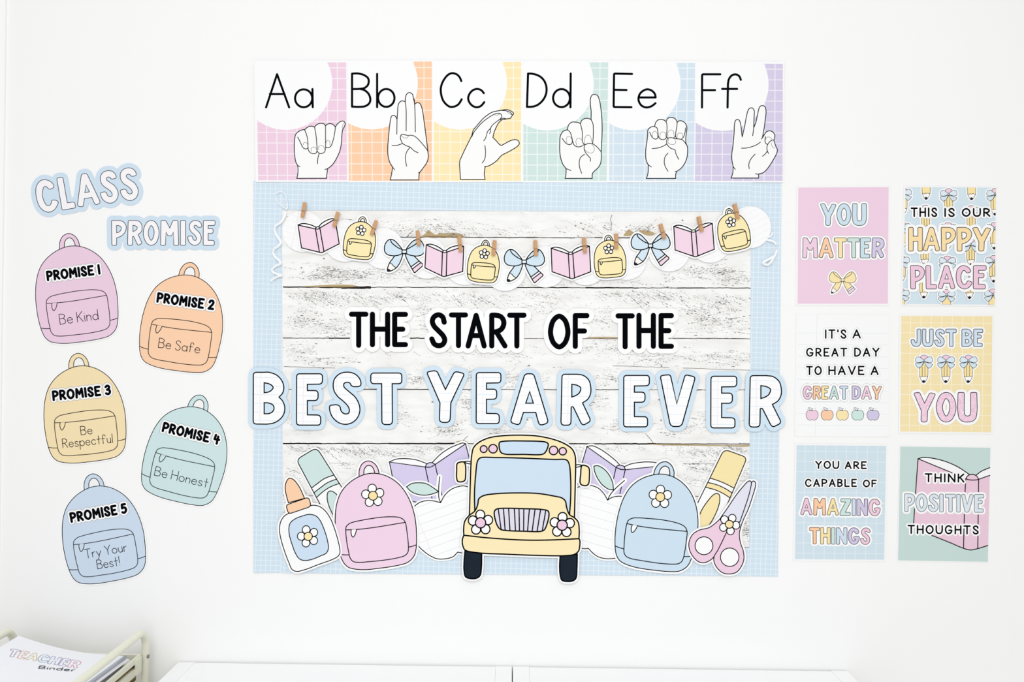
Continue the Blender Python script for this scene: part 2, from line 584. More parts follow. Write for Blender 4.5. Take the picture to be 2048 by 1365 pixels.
# bubble capitals: closed outlines traced from the board's big letters; each is fitted to its own box
BUB = {
 'E': ["642,112r40 962,112r40 962,240r45 775,243c 775,320c 908,320r45 908,445r50 775,445c 775,622c 940,625r45 940,750r40 640,750r40 z"],
 'B': ["105,92r40 230,92c 300,92 400,130 465,205 485,280 470,350 425,400c 470,450 497,530 480,620 420,690 340,728 270,737c 103,735r40 z",
       "240,222c 300,235 340,260 352,283 335,310 300,335 240,345c z", "240,470c 300,475 350,500 363,540 345,580 300,605 240,607c z"],
 'S': ["1440,222 1432,258 1345,268 1318,252 1303,225 1265,216 1230,232 1230,272 1290,330 1370,402 1415,485 1427,565 1400,650 1340,712 1255,738 1165,718 1085,645 1053,560 1056,508 1095,498 1150,498 1180,520 1190,562 1215,596 1250,609 1285,600 1297,565 1280,515 1220,450 1150,390 1108,325 1095,255 1112,175 1175,112 1265,90 1360,110 1420,165 z"],
 'T': ["1563,103r40 1945,103r40 1945,235r40 1827,235c 1830,740r45 1700,740r45 1697,235c 1563,235r40 z"],
 'Y': ["185,80r30 290,62r35 382,268c 478,72r35 582,98r30 438,412c 430,622r45 318,622r45 325,412c z"],
 'A': ["1238,95r35 1330,95r35 1488,625r40 1390,655r40 1352,513c 1222,513c 1180,650r35 1083,620r35 z", "1288,288c 1327,412c 1247,412c z"],
 'R': ["1637,103r35 1800,103c 1870,115 1930,165 1952,240 1950,310 1920,370 1862,410c 1955,605r35 1860,657r40 1760,452r12 1738,452r12 1735,650r40 1625,650r40 z",
       "1745,210c 1800,220 1840,245 1842,265 1825,305 1790,330 1745,347c z"],
 'V': ["558,120r30 668,108r30 738,430c 830,108r30 940,135r30 790,682r45 670,682r45 z"],
 'P': ["190,175r18 320,175c 380,195 425,250 430,310 405,375 345,430 275,458c 275,578r20 197,578r20 z", "272,258c 320,262 350,290 345,325 320,360 275,375c z"],
 'O': ["843,174 905,198 950,270 970,378 950,485 905,558 843,582 781,558 736,485 714,378 736,270 781,198 z", "843,258 880,310 889,385 872,460 843,500 814,460 796,385 808,310 z"],
 'M': ["1003,178r20 1080,178r20 1145,300c 1195,178r20 1275,178r20 1290,582r20 1210,582r20 1203,370c 1175,428r10 1115,428r10 1085,370c 1075,582r20 997,582r20 z"],
 'I': ["0,0r20 85,0r20 85,404r20 0,404r20 z"],
 'H': ["0,0r20 82,0r20 82,150c 165,150c 165,0r20 247,0r20 247,404r20 165,404r20 165,236c 82,236c 82,404r20 0,404r20 z"],
 'U': ["0,0r20 84,0r20 84,270 92,310 125,324 158,310 166,270 166,0r20 250,0r20 250,280 232,358 188,398 125,408 62,398 18,358 0,280 z"],
 'J': ["130,0r20 214,0r20 214,290 196,360 150,400 100,404 45,380 10,325 0,270 10,246 60,246 82,262 88,300 106,322 124,304 130,270 z"],
 'N': ["0,0r20 75,0r20 170,190c 170,0r20 250,0r20 250,404r20 178,404r20 82,205c 82,404r20 0,404r20 z"],
 'D': ["0,0r20 110,0c 180,20 235,80 250,170 245,260 205,345 145,392 100,404c 0,404r20 z", "84,84c 130,98 165,150 166,210 150,270 120,310 84,322c z"],
 'Z': ["20,0r20 250,0r25 250,75r20 120,325c 235,325r20 235,404r20 0,404r25 0,330r20 128,80c 20,80r20 z"],
 'G': ["248,92 238,130 188,146 165,128 140,92 108,100 88,160 88,245 104,305 132,326 160,312 170,282 150,282 132,262 134,222 160,212 240,212 258,232 250,300 220,365 180,400 132,408 80,392 30,330 4,240 4,160 30,66 80,12 130,0 190,14 230,52 z"],
 'C': ["475,425 460,457 400,480 375,462 345,435 312,442 286,520 288,600 318,690 358,745 400,748 428,715 440,668 470,658 530,672 546,695 535,740 490,810 430,850 375,857 310,835 240,770 195,660 178,560 183,440 225,365 280,328 345,324 420,355 462,398 z"],
 'L': ["515,298r30 620,286r30 692,705c 815,690r30 832,788r30 605,825r25 z"],
}
for _c in 'CL':   # these two were traced from a word tilted by nine degrees
    _f = rot_about((400, 600), 9)
    def _de(s):
        out = []
        for t in s.split():
            if t == 'z': out.append(t); continue
            tail = ''
            if 'r' in t: t, tail = t.split('r')[0], 'r' + t.split('r')[1]
            elif t[-1] == 'c': t, tail = t[:-1], 'c'
            p = _f(tuple(map(float, t.split(','))))
            out.append('%.1f,%.1f%s' % (p[0], p[1], tail))
        return ' '.join(out)
    BUB[_c] = [_de(s) for s in BUB[_c]]
def _bbox(c):
    ps = path(BUB[c][0], step=3)
    return min(p[0] for p in ps), min(p[1] for p in ps), max(p[0] for p in ps), max(p[1] for p in ps)
BBOX = {c: _bbox(c) for c in BUB}
def bubble(c, x0, y0, x1, y1, tr=ID):
    """rings of a bubble capital whose outline fills the box"""
    a0, b0, a1, b1 = BBOX[c]
    f = lambda p: tr((x0 + (p[0]-a0)/(a1-a0)*(x1-x0), y0 + (p[1]-b0)/(b1-b0)*(y1-y0)))
    return [path(s, f, step=1.2) for s in BUB[c]]
def bubble_word(word, xs, y0, y1, tr, slope=0.0):
    """xs: left and right edge of each letter; y may slope along the word"""
    out = []
    base = xs[0][0]
    for c, (a, b) in zip(word.replace(' ', ''), xs):
        dy = slope * ((a+b)/2.0 - base)
        out.append((c, bubble(c, a, y0+dy, b, y1+dy, tr)))
    return out
# ------------------------------------------------------------------ the room
def structure(name, verts, faces, m, loc=(0, 0, 0)):
    o = mesh_obj(name, verts, faces, m, None, loc)
    o['kind'] = 'structure'
    return o
def wall_paint(name, c):
    m, nt, b = node_mat(name, 0.85, 0.0)
    tc = nt.nodes.new('ShaderNodeTexCoord')
    nz = nt.nodes.new('ShaderNodeTexNoise')
    nz.inputs['Scale'].default_value = 3.0
    nz.inputs['Detail'].default_value = 4.0
    nt.links.new(tc.outputs['Object'], nz.inputs['Vector'])
    a = rgb(c); d = tuple(v*0.985 for v in a)
    nt.links.new(mix_color(nt, nz.outputs['Fac'], a, d), b.inputs['Base Color'])
    bp = nt.nodes.new('ShaderNodeBump')
    n2 = nt.nodes.new('ShaderNodeTexNoise'); n2.inputs['Scale'].default_value = 260.0
    nt.links.new(tc.outputs['Object'], n2.inputs['Vector'])
    bp.inputs['Strength'].default_value = 0.03
    bp.inputs['Distance'].default_value = 0.001
    nt.links.new(n2.outputs['Fac'], bp.inputs['Height'])
    nt.links.new(bp.outputs[0], b.inputs['Normal'])
    return m
WALL = wall_paint('matt_white_wall_paint', (250, 250, 250))
v, f = box_vf(-2.2, 0.0, -0.01, 2.4, 0.12, 2.9)
structure('wall_back', v, f, WALL)
# the side wall starts where the bright line runs down the photograph's left edge
TRIM = wall_paint('gloss_white_trim_paint', (254, 254, 254))
xa, xb = W(14.5, 0, 0)[0], W(2.0, 980, 0)[0]
za, zb = W(14.5, 0, 0)[2], W(2.0, 980, 0)[2]
g = (xa - xb) / (za - zb)
xt, x0 = xa + g*(2.9 - za), xa + g*(0 - za)
V = [(-2.15, -0.006, -0.01), (x0, -0.006, -0.01), (x0, 0.0, -0.01), (-2.15, 0.0, -0.01),
     (-2.15, -0.006, 2.9), (xt, -0.006, 2.9), (xt, 0.0, 2.9), (-2.15, 0.0, 2.9)]
structure('trim_left', V, [(0, 3, 2, 1), (4, 5, 6, 7), (0, 1, 5, 4), (1, 2, 6, 5), (2, 3, 7, 6), (3, 0, 4, 7)], TRIM)
FLOOR, nt, b = node_mat('pale_floor_boards', 0.6, 0.2)
tc = nt.nodes.new('ShaderNodeTexCoord'); wv = nt.nodes.new('ShaderNodeTexWave')
wv.inputs['Scale'].default_value = 3.0; wv.inputs['Distortion'].default_value = 2.0
nt.links.new(tc.outputs['Object'], wv.inputs['Vector'])
nt.links.new(mix_color(nt, wv.outputs['Fac'], rgb((240, 237, 232)), rgb((234, 230, 224))), b.inputs['Base Color'])
v, f = box_vf(-2.2, -4.2, -0.06, 2.4, 0.12, 0.0)
structure('floor', v, f, FLOOR)
# ------------------------------------------------------------------ alphabet posters along the top
PINK, ORANGE, YELLOW, TEAL, BLUE, PURPLE = (240, 209, 228), (253, 208, 172), (252, 233, 184), (210, 230, 226), (213, 228, 240), (214, 206, 231)
def lighter(c, t): return tuple(int(round(v + (255-v)*t)) for v in c)
HAND = (249, 249, 249)
ALPHA = []
def alphabet_poster(letter, color_name, col, q, white_q, circ_c, circ_r, gx, gy, big, small, hand, base, label):
    """q: printed colour rectangle; white_q: trimmed sheet; gx, gy: (a line, pitch) of the printed grid"""
    it = Item('alphabet_poster', label, 'poster', 'alphabet posters above the bulletin board', base, 0.0003)
    it.card(white_q, WHITE)
    r = it.root
    r.fill(q, col)
    x0, y0 = min(p[0] for p in q), min(p[1] for p in q); x1, y1 = max(p[0] for p in q), max(p[1] for p in q)
    def edge(a, b, t): return (a[0]+(b[0]-a[0])*t, a[1]+(b[1]-a[1])*t)
    gl = lighter(col, 0.62)
    k = math.ceil((x0 - gx[0]) / gx[1])
    xl = gx[0] + k*gx[1]
    while xl < x1 - 1:
        t = (xl-x0)/(x1-x0)
        if 0.01 < t < 0.99: r.line([edge(q[0], q[1], t), edge(q[3], q[2], t)], 1.9, gl, cap=False)
        xl += gx[1]
    k = math.ceil((y0 - gy[0]) / gy[1])
    yl = gy[0] + k*gy[1]
    while yl < y1 - 1:
        t = (yl-y0)/(y1-y0)
        if 0.01 < t < 0.99: r.line([edge(q[0], q[3], t), edge(q[1], q[2], t)], 1.9, gl, cap=False)
        yl += gy[1]
    # the white quarter: a big circle cut off by the sheet's top and left edges
    c = ellipse(circ_c[0], circ_c[1], circ_r, n=160)
    lx = white_q[0][0] + 1.0; ty = white_q[0][1] + 1.0
    c = [(max(p[0], lx), max(p[1], ty)) for p in c]
    r.fill(c, WHITE)
    cap = it.sheet('letter', 'thin black capital letter')
    for s in big[1]: cap.line(path(s, big[0]), 4.4, INK, closed=s.endswith('z'))
    low = it.sheet('letter', 'thin black small letter')
    for s in small[1]: low.line(path(s, small[0]), 4.4, INK, closed=s.endswith('z'))
    h = it.sheet('hand_drawing', 'outlined hand making the finger sign for the letter')
    tr, outline, inner, thin = hand
    o = path(outline + ' z', tr)
    h.fill(o, HAND)
    h.line(o, 1.75, (22, 24, 28), closed=True)
    h.lines(inner, tr, 1.6, (22, 24, 28))
    h.lines(thin, tr, 0.75, (60, 62, 66))
    ALPHA.append(it)
zA = Z(500, 100, 6.8267); zA2 = Z(500, 240, 6.8267)
zB = Z(680, 100, 6.8267); zB2 = Z(680, 200, 5.12)
zC = Z(880, 120, 11.378); zC2 = Z(900, 210, 8.533)
zD = Z(1040, 110, 10.24); zD2 = Z(1100, 180, 7.184)
zE = Z(1210, 110, 10.24); zE2 = Z(1270, 225, 9.414)
zF = Z(1380, 110, 10.24); zF2 = Z(1440, 200, 8.029)
alphabet_poster('A', 'pink', PINK, [(512.5, 125), (692.3, 125), (694.2, 360.8), (516.4, 360.8)],
    [(508, 121), (694, 121), (697, 364.5), (511, 364.5)], (571.5, 167), 93, (676.2, 20.7), (135.9, 21.5),
    (zA, ["220,785 370,332c 535,785", "272,603 472,603"]),
    (zA, [circ(733, 661, 117, 122), "853,535 857,782"]),
    (zA2, "640,800c 655,720 655,650 650,625 625,570 610,480 605,380 610,260 630,190 680,150 720,135 745,135c 790,98 835,85 880,98c 920,60 970,48 1010,55 1032,80c 1060,58 1105,52 1140,68 1165,95c 1205,45 1250,18 1285,22 1300,50 1290,90 1268,130 1255,200 1248,320 1225,430 1180,530 1120,620 1062,665c 1050,740 1045,798c",
     ["745,135 775,210 790,300 795,400 815,440 850,460 900,455 915,420 912,330 900,200 882,98", "1032,80 1032,240 1030,400 1015,440 980,460 940,452 915,425",
      "1165,95 1160,160 1140,260 1110,350 1085,375 1060,380 1035,372", "652,235 690,310 715,365 740,392 770,397 795,380", "945,462 930,510 922,600", "650,625 683,637", "1022,680 1062,665"],
     ["725,345 735,315 760,308 785,330 790,370", "835,435 838,390 865,370 895,378 908,410", "930,410 935,370 970,348 1005,365 1018,410", "1035,330 1045,290 1070,278 1090,300 1092,345", "1285,40 1262,85 1265,120"]),
    0.0021, 'pink grid alphabet poster reading Aa with a fist hand sign')
alphabet_poster('B', 'orange', ORANGE, [(695.4, 124), (863.9, 123.2), (863.6, 361.8), (697.6, 361.8)],
    [(694.2, 121), (866.6, 120.5), (866.6, 365), (696.8, 365)], (743.2, 166.5), 92.5, (848.0, 20.95), (135.2, 21.4),
    (zB, ["165,775c 165,325c 240,322 320,340 380,382 393,425 380,480 335,520 270,532 165,535c", "270,532 330,548 390,600 415,680 395,735 340,770 260,778 165,775c"]),
    (zB, ["507,328 507,782", circ(632, 656, 112, 122)]),
    (zB2, "515,820c 530,750 540,690c 510,640 492,570 490,480 497,380 508,270 520,190 530,165 550,158 570,170 584,200c 590,120 595,60 610,25 635,10 668,18c 670,-20 680,-55 710,-75 740,-60 752,-20 765,45c 790,28 815,35 835,70 850,140 865,250 885,400 900,530 905,580 890,640 850,700 815,745c 808,780 808,820c",
     ["584,195 582,352", "668,15 677,100 677,318", "760,-10 768,120 772,328", "533,467 590,464 640,447", "640,447 622,405 620,375 630,355 650,353 690,364 740,364 775,380 830,435 880,495 903,530",
      "640,447 680,470 718,484 760,522 800,542", "718,484 680,540 670,600 682,680", "540,690 560,715", "815,742 803,748"],
     ["628,362 640,378 665,390 690,390 700,370"]),
    0.0017, 'orange grid alphabet poster reading Bb with an open flat palm hand sign')
alphabet_poster('C', 'yellow', YELLOW, [(867.6, 124), (1042.6, 123.8), (1042.0, 361.8), (867.6, 361.8)],
    [(865.4, 120.5), (1045.4, 121), (1044.4, 364.5), (865.6, 365)], (921, 166.5), 93, (1026.8, 21.05), (135.1, 21.4),
    (zC, ["485,482 450,400 390,335 320,308 262,305 190,335 110,420 45,540 18,660 30,800 75,930 150,1020 220,1065 285,1070 360,1050 420,1010 470,940 492,897"]),
    (zC, ["997,757 950,700 890,668 830,662 750,690 680,760 642,860 660,950 720,1030 790,1070 850,1078 920,1055 970,1010 1007,962"]),
    (zC2, "180,1273c 170,1120 163,1000 172,940c 260,750 370,530c 400,430 460,355 580,220 720,125 800,105 870,95 950,80 1020,95 1085,145 1060,185 1030,230c 970,240 890,255 825,310c 780,400 750,480 732,555c 800,625 850,680 880,690 920,670 1050,605 1130,595 1175,625 1180,670 1140,715 1000,800 880,865 800,950 720,1010 650,1045 600,1055c 590,1120 585,1190 598,1273c",
     ["372,545 400,480 460,400 550,300 700,190 790,148 850,145 880,175 875,220 850,248", "850,248 790,290 720,350 690,400 640,460 620,530 600,580 575,612", "690,400 690,450 678,490", "595,692 605,770 605,850 590,930 550,992",
      "590,1055 605,1056", "855,255 880,240 905,228 960,238", "870,95 950,100 1010,118 1050,150 1065,180"],
     ["768,170 800,176 835,165 855,155", "975,112 990,135 1030,160 1060,170"]),
    0.0021, 'yellow grid alphabet poster reading Cc with a curved hand sign')
alphabet_poster('D', 'teal', TEAL, [(1046.8, 125), (1216.4, 124.8), (1213.4, 361.8), (1046.6, 361.8)],
    [(1044.6, 121.5), (1217.6, 121.5), (1216.4, 365), (1044.4, 365)], (1094.5, 168), 93, (1200.1, 20.9), (136.0, 21.6),
    (zD, ["165,383c 143,1065c 260,1060 360,1025 450,950 515,850 543,740 535,630 495,530 420,450 330,405 240,385 165,383c"]),
    (zD, [circ(850, 885, 172, 185), "1038,382 1033,1075"]),
    (zD2, "218,1273c 230,1200 230,1130c 180,1060 145,930 140,760 150,660 190,595 250,572c 265,510 310,465 360,462 405,470 435,485c 460,435 500,412 540,410 565,415 590,430c 590,300 580,200 583,120 605,75 640,65 680,80 705,130 730,260 745,420 748,600 740,800 735,890c 738,960 725,1060 690,1120 640,1165 612,1200 605,1273c",
     ["250,572 290,610 315,690 325,745", "175,697 205,740 240,775 275,787 310,775 325,740 345,790 390,818 440,815 485,790", "435,485 460,580 465,650 465,740 490,780 520,785", "590,430 615,480 622,560 620,680 612,780",
      "500,790 490,830 500,880 540,940 580,985 580,1025", "500,790 550,770 610,775 670,815 735,890", "495,927 440,970 420,1040 430,1130 455,1200", "228,1130 300,1160"],
     ["245,765 235,715 250,675 280,670 310,700 318,740", "385,805 372,740 390,702 430,698 460,725", "492,770 498,700 520,660 550,650 580,670 598,750", "500,860 540,895 590,910 630,880 635,830 600,785"]),
    0.0017, 'teal grid alphabet poster reading Dd with a raised finger hand sign')
alphabet_poster('E', 'blue', BLUE, [(1219.5, 126), (1390.2, 126), (1387.8, 361.8), (1218, 361.8)],
    [(1216.6, 122), (1391.8, 122.5), (1388.6, 365), (1215.6, 365)], (1268, 168), 93, (1374.5, 21.2), (136.4, 21.6),
    (zE, ["553,390 185,383r25 176,1068r25 540,1072", "185,715 440,720"]),
    (zE, ["695,872 1035,872c 1025,810 980,750 920,715 860,705 790,730 720,790 685,890 700,970 750,1040 830,1075 900,1070 970,1040 1033,990"]),
    (zE2, "215,1245c 245,1140 250,990c 210,900 200,780 205,680 225,540 238,430 245,330 285,285 340,265 370,270c 385,200 430,145 490,133 545,145 585,175c 610,120 650,98 690,97 750,115 785,165 793,190c 820,165 850,157 890,165 945,205 975,270 970,370 955,480 958,580c 985,650 990,740 975,860 930,970 860,1060 780,1115c 765,1180 765,1245c",
     ["370,270 410,290 430,370 437,440", "275,372 305,440 340,485 385,503 420,490 437,450 460,490 515,513 570,500 595,460", "585,175 600,230 603,300 597,460 620,485", "793,190 785,280 765,400 768,460 790,500", "765,430 740,470 720,485",
      "950,292 940,380 915,460 875,505", "620,485 595,530 598,590 640,650 690,685 748,702 770,780 822,885", "620,485 680,475 750,495 820,500 880,512 930,555 960,600", "322,684 430,670 520,640 598,597", "622,768 570,830 550,920 565,1010 620,1108", "245,985 305,1028", "755,1115 785,1113"],
     ["330,480 328,400 350,362 385,360 415,390 425,460", "470,490 470,420 495,375 530,368 570,395 578,460", "620,460 620,380 645,340 680,330 720,350 735,440", "795,480 795,420 820,395 850,388 885,400 900,470", "635,490 622,570 680,605 740,600 768,560 750,515"]),
    0.0021, 'light blue grid alphabet poster reading Ee with a curled fingers hand sign')
alphabet_poster('F', 'purple', PURPLE, [(1393.0, 127.5), (1565.6, 127.8), (1565.0, 362), (1389.6, 362)],
    [(1390.6, 123), (1568.2, 123.5), (1566.6, 365.5), (1388.2, 365)], (1444, 169), 93, (1549.7, 21.1), (138.3, 21.3),
    (zF, ["620,397 247,397r28 245,1078", "255,723 512,723"]),
    (zF, ["1040,510 1010,440 960,405 910,400 850,425 800,490 780,570 775,700 768,1078", "658,697 965,697"]),
    (zF2, "178,1256c 205,1170 210,1070c 190,960 190,860 210,720 225,540 232,390 250,330 280,315 310,330 330,390 345,500 355,595c 385,470 420,290 445,180 470,140 500,128 530,140 550,180 545,300 540,450c 575,360 600,250 625,140 650,100 685,92 720,110 738,170 725,330 700,500 680,610c 710,560 750,510 800,497 850,520 880,570 865,650c 880,700 900,755 920,800 905,870 850,970 780,1080 700,1165 620,1192c 618,1256c",
     ["540,450 525,575", "680,605 666,632", "866,650 840,645 790,680 765,720 752,770 760,820 778,862", "765,715 735,700 722,650 730,590", "755,830 720,875 682,905", "345,777 420,773 500,755 580,725 648,680", "562,873 510,930 470,1000 462,1050 468,1105", "210,1070 245,1117", "567,1187 600,1194 625,1190"],
     ["735,640 740,610 775,595 815,610 825,650", "822,690 835,740 855,770 885,770", "830,680 850,672"]),
    0.0017, 'purple grid alphabet poster reading Ff with a three raised fingers hand sign')
for it in ALPHA: it.build()
# ------------------------------------------------------------------ bulletin board backing
random.seed(7)
# ---- weathered white plank paper
wood, nt, b = node_mat('white_plank_print')
tc = nt.nodes.new('ShaderNodeTexCoord')
mp = nt.nodes.new('ShaderNodeMapping'); mp.inputs['Scale'].default_value = (5.0, 1.0, 16.0)
nt.links.new(tc.outputs['Object'], mp.inputs['Vector'])
nz = nt.nodes.new('ShaderNodeTexNoise'); nz.inputs['Scale'].default_value = 3.0; nz.inputs['Detail'].default_value = 7.0
nt.links.new(mp.outputs[0], nz.inputs['Vector'])
rp = nt.nodes.new('ShaderNodeValToRGB')
rp.color_ramp.elements[0].position = 0.25; rp.color_ramp.elements[0].color = rgb((236, 235, 233)) + (1,)
rp.color_ramp.elements[1].position = 0.62; rp.color_ramp.elements[1].color = rgb((249, 249, 248)) + (1,)
nt.links.new(nz.outputs['Fac'], rp.inputs['Fac'])
nt.links.new(rp.outputs['Color'], b.inputs['Base Color'])
it = Item('wood_plank_backdrop', 'weathered white wood plank paper filling the bulletin board', 'backdrop', None, 0.0002, 0.0003)
PW = [(540, 395), (1528, 397), (1526, 1124), (540, 1122)]
it.card(PW, wood)
r = it.root
def shade(v): return (v, v-2, v-5)
def flecks(cx, cy, rx, ry, n, ang=0.0, ln=(0.9, 4.4), th=(0.35, 0.95), dark=(66, 196), jitter=9):
    """peeled paint: rows of short dark slivers scattered round a centre"""
    a0 = math.radians(ang)
    ms = [shade(int(dark[0] + (dark[1]-dark[0])*q/5.0)) for q in range(6)]
    r.it.layer += FINE
    dd = r.it.layer; k = r.it.k
    i = 0; n = int(n*1.7)
    while i < n:
        x = cx + max(-2.2, min(2.2, random.gauss(0, 0.5)))*rx; y = cy + max(-2.2, min(2.2, random.gauss(0, 0.5)))*ry
        a = a0 + math.radians(random.gauss(0, jitter))
        ca, sa = math.cos(a), math.sin(a)
        big = random.random() < 0.12
        for run in range(random.choice((1, 1, 2, 3, 4))):
            L = random.uniform(*ln) * (2.0 if big else 1.0); h = random.uniform(*th) * (1.7 if big else 1.0)
            i += 1
            if 567 < x < 1501 and 424 < y < 1094:
                pts = []
                for u, v in ((-1, 0), (-0.5, -random.uniform(.5, 1)), (0.1, -random.uniform(.3, 1)), (0.6, -random.uniform(.4, .9)), (1, random.uniform(-.3, .3)),
                             (0.4, random.uniform(.4, 1)), (-0.2, random.uniform(.3, 1)), (-0.7, random.uniform(.2, .8))):
                    pts.append((x + u*L/2*ca - v*h/2*sa, y + u*L/2*sa + v*h/2*ca))
                d = dd + FINE * (i % 40) * 0.1
                r.raw([W(p[0], p[1], d, k) for p in reversed(pts)], [tuple(range(8))], random.choice(ms))
            x += (L + random.uniform(0.5, 4.0))*ca + random.gauss(0, 0.5); y += (L + 2)*sa + random.gauss(0, 0.5)
def seam(x0, y0, x1, y1, w, c, breaks=0.0):
    n = int((x1-x0)/7)
    pts = [(x0+(x1-x0)*i/n, y0+(y1-y0)*i/n + random.gauss(0, 0.22)) for i in range(n+1)]
    i = 0
    while i < n:
        m = min(n, i + random.randint(4, 14))
        if random.random() >= breaks:
            ww = w*random.uniform(0.6, 1.25)
            r.line(pts[i:m+1], ww, shade(max(12, c+random.randint(-18, 26))), cap=False)
        i = m
# joints between the planks
seam(566, 473.5, 1502, 478.5, 0.9, 135, 0.55); seam(745, 474.5, 1260, 476, 1.8, 62, 0.05); seam(1330, 477, 1500, 479, 1.4, 90, 0.3)
seam(566, 574.5, 1502, 576.5, 2.2, 32)
seam(646, 575.3, 742, 575.8, 4.2, 44)
seam(566, 677, 1502, 678, 1.1, 120, 0.25); seam(566, 676.5, 700, 677, 2.0, 60); seam(820, 677, 850, 677.2, 2.2, 40); seam(1045, 677.5, 1240, 678, 1.3, 70); seam(1345, 677, 1502, 678, 1.6, 60)
seam(566, 779, 1502, 780.5, 1.8, 40, 0.1)
seam(566, 887.5, 1502, 888.5, 2.3, 30)
seam(566, 992, 720, 993, 1.6, 60); seam(1378, 993, 1420, 993.5, 2.0, 55); seam(1180, 993, 1378, 993, 1.2, 120, 0.3)
seam(566, 1095, 1502, 1096, 1.8, 50)
# fine cracks
seam(568, 733.5, 670, 736.5, 0.9, 100, 0.1); seam(955, 731, 1060, 733, 0.8, 130, 0.3); seam(1225, 732, 1500, 741, 0.9, 110, 0.2)
seam(568, 926, 700, 927, 0.9, 130, 0.2); seam(1180, 927, 1430, 928, 1.0, 130, 0.35); seam(568, 841, 800, 842, 0.6, 190, 0.5)
for s in ("1224,430 1221,440 1223,446 1222,455 1222,461", "1205,454 1214,459 1223,461", "826,462 819,468 815,473", "1293,870 1300,878 1306,886", "935,873 928,880 924,886"):
    r.line(path(s), 1.0, shade(95))
# bare wood showing at the plank edges
TAN, TAN2 = (190, 168, 128), (150, 128, 92)
for s in ("842,474 850,468 856,461 862,464 872,470 880,466 890,467 905,466 920,468 930,474 915,475 880,475",
          "1247,472 1252,464 1258,459 1264,463 1272,470 1262,472", "1278,461 1290,461 1302,463 1310,468 1302,472 1290,470 1282,467",
          "602,573.5 640,571 672,569.5 705,570.5 716,573 690,574 640,574.5", "1300,889 1360,889 1420,890 1470,891 1500,891 1500,893 1440,893 1380,892 1320,891",
          "1155,676 1200,674 1240,675 1255,676.5 1200,677", "912,884 930,882 936,886 920,887"):
    r.fill(path(s + ' z', step=2.5), TAN)
for s in ("845,474.5 870,472 900,473 928,474 900,475.5", "650,574 680,573 710,574 680,575.4"):
    r.fill(path(s + ' z', step=2.5), TAN2)
# peeled patches: (centre, spread, count, slant)
for a in ((690, 552, 90, 16, 300, -3), (640, 548, 55, 18, 150, -3), (800, 460, 60, 16, 110, -8), (880, 452, 60, 12, 170, 22), (905, 470, 40, 5, 60, 5),
          (1010, 462, 90, 14, 60, 8), (700, 447, 110, 14, 40, 0), (1180, 455, 60, 22, 90, 20), (1280, 462, 34, 9, 90, -28), (830, 545, 90, 22, 190, 5),
          (1000, 566, 60, 7, 60, 2), (1220, 566, 160, 8, 110, 0), (1420, 545, 75, 18, 260, -3), (1470, 560, 45, 12, 100, 0), (690, 596, 110, 16, 220, 30),
          (620, 592, 50, 12, 130, 28), (830, 592, 90, 12, 150, 30), (940, 596, 70, 14, 110, 32), (1080, 590, 60, 10, 70, 25), (1300, 592, 110, 14, 260, 27),
          (1440, 598, 60, 16, 120, 30), (600, 640, 32, 26, 150, -2), (660, 655, 60, 18, 180, -4), (840, 622, 36, 12, 60, 2), (860, 652, 36, 14, 70, 2),
          (1060, 612, 50, 14, 60, 10), (1200, 640, 40, 22, 60, 0), (1430, 645, 70, 26, 300, -2), (1400, 620, 80, 16, 130, 5), (600, 700, 36, 14, 80, 0), (640, 722, 70, 10, 80, 5),
          (1200, 697, 70, 14, 110, 0), (1320, 716, 90, 18, 190, 0), (1440, 715, 60, 18, 150, 0), (985, 702, 70, 12, 90, 12), (830, 760, 24, 18, 80, -6), (950, 752, 46, 14, 140, -22), (1040, 758, 44, 15, 150, -20),
          (1230, 757, 60, 16, 120, 10), (1500, 760, 10, 12, 30, 0), (590, 845, 30, 22, 50, -2), (800, 830, 26, 22, 60, 0), (935, 810, 26, 24, 90, 0), (890, 862, 40, 14, 130, -18), (1000, 860, 36, 14, 60, 0), (1180, 800, 40, 26, 90, -4),
          (1235, 850, 40, 18, 70, 0), (1400, 845, 90, 20, 120, 2), (1340, 860, 60, 16, 80, -2), (640, 899, 60, 8, 110, 28), (590, 896, 34, 8, 40, 26), (720, 902, 70, 10, 150, 30),
          (880, 898, 50, 7, 110, 24), (1200, 897, 90, 8, 70, 12), (1400, 903, 80, 11, 170, 26), (1470, 898, 36, 9, 90, 28), (1410, 935, 50, 18, 110, 3), (1390, 965, 50, 16, 90, 0), (620, 950, 40, 16, 40, 5), (590, 985, 30, 8, 40, 0),
          (690, 935, 30, 14, 20, -3), (800, 905, 60, 14, 110, 8), (1200, 940, 60, 14, 60, 0), (1492, 1060, 10, 34, 130, 0), (1490, 950, 14, 30, 60, 0), (570, 1000, 8, 50, 60, 0)):
    flecks(*a)
flecks(1030, 640, 460, 210, 700, 0, (0.8, 2.6), (0.5, 1.1), (110, 205), 30)
for x, y in ((1365, 441), (1058, 731.5), (1323, 732.5), (865, 804.5), (1322, 841), (1055, 840), (1151, 452), (648, 517.5), (603, 536), (1382, 535), (720, 770), (1318, 800)):
    r.fill(ellipse(x, y, 1.7, 1.5), shade(96)); r.fill(ellipse(x, y, 0.8, 0.7), shade(190))
it.build()
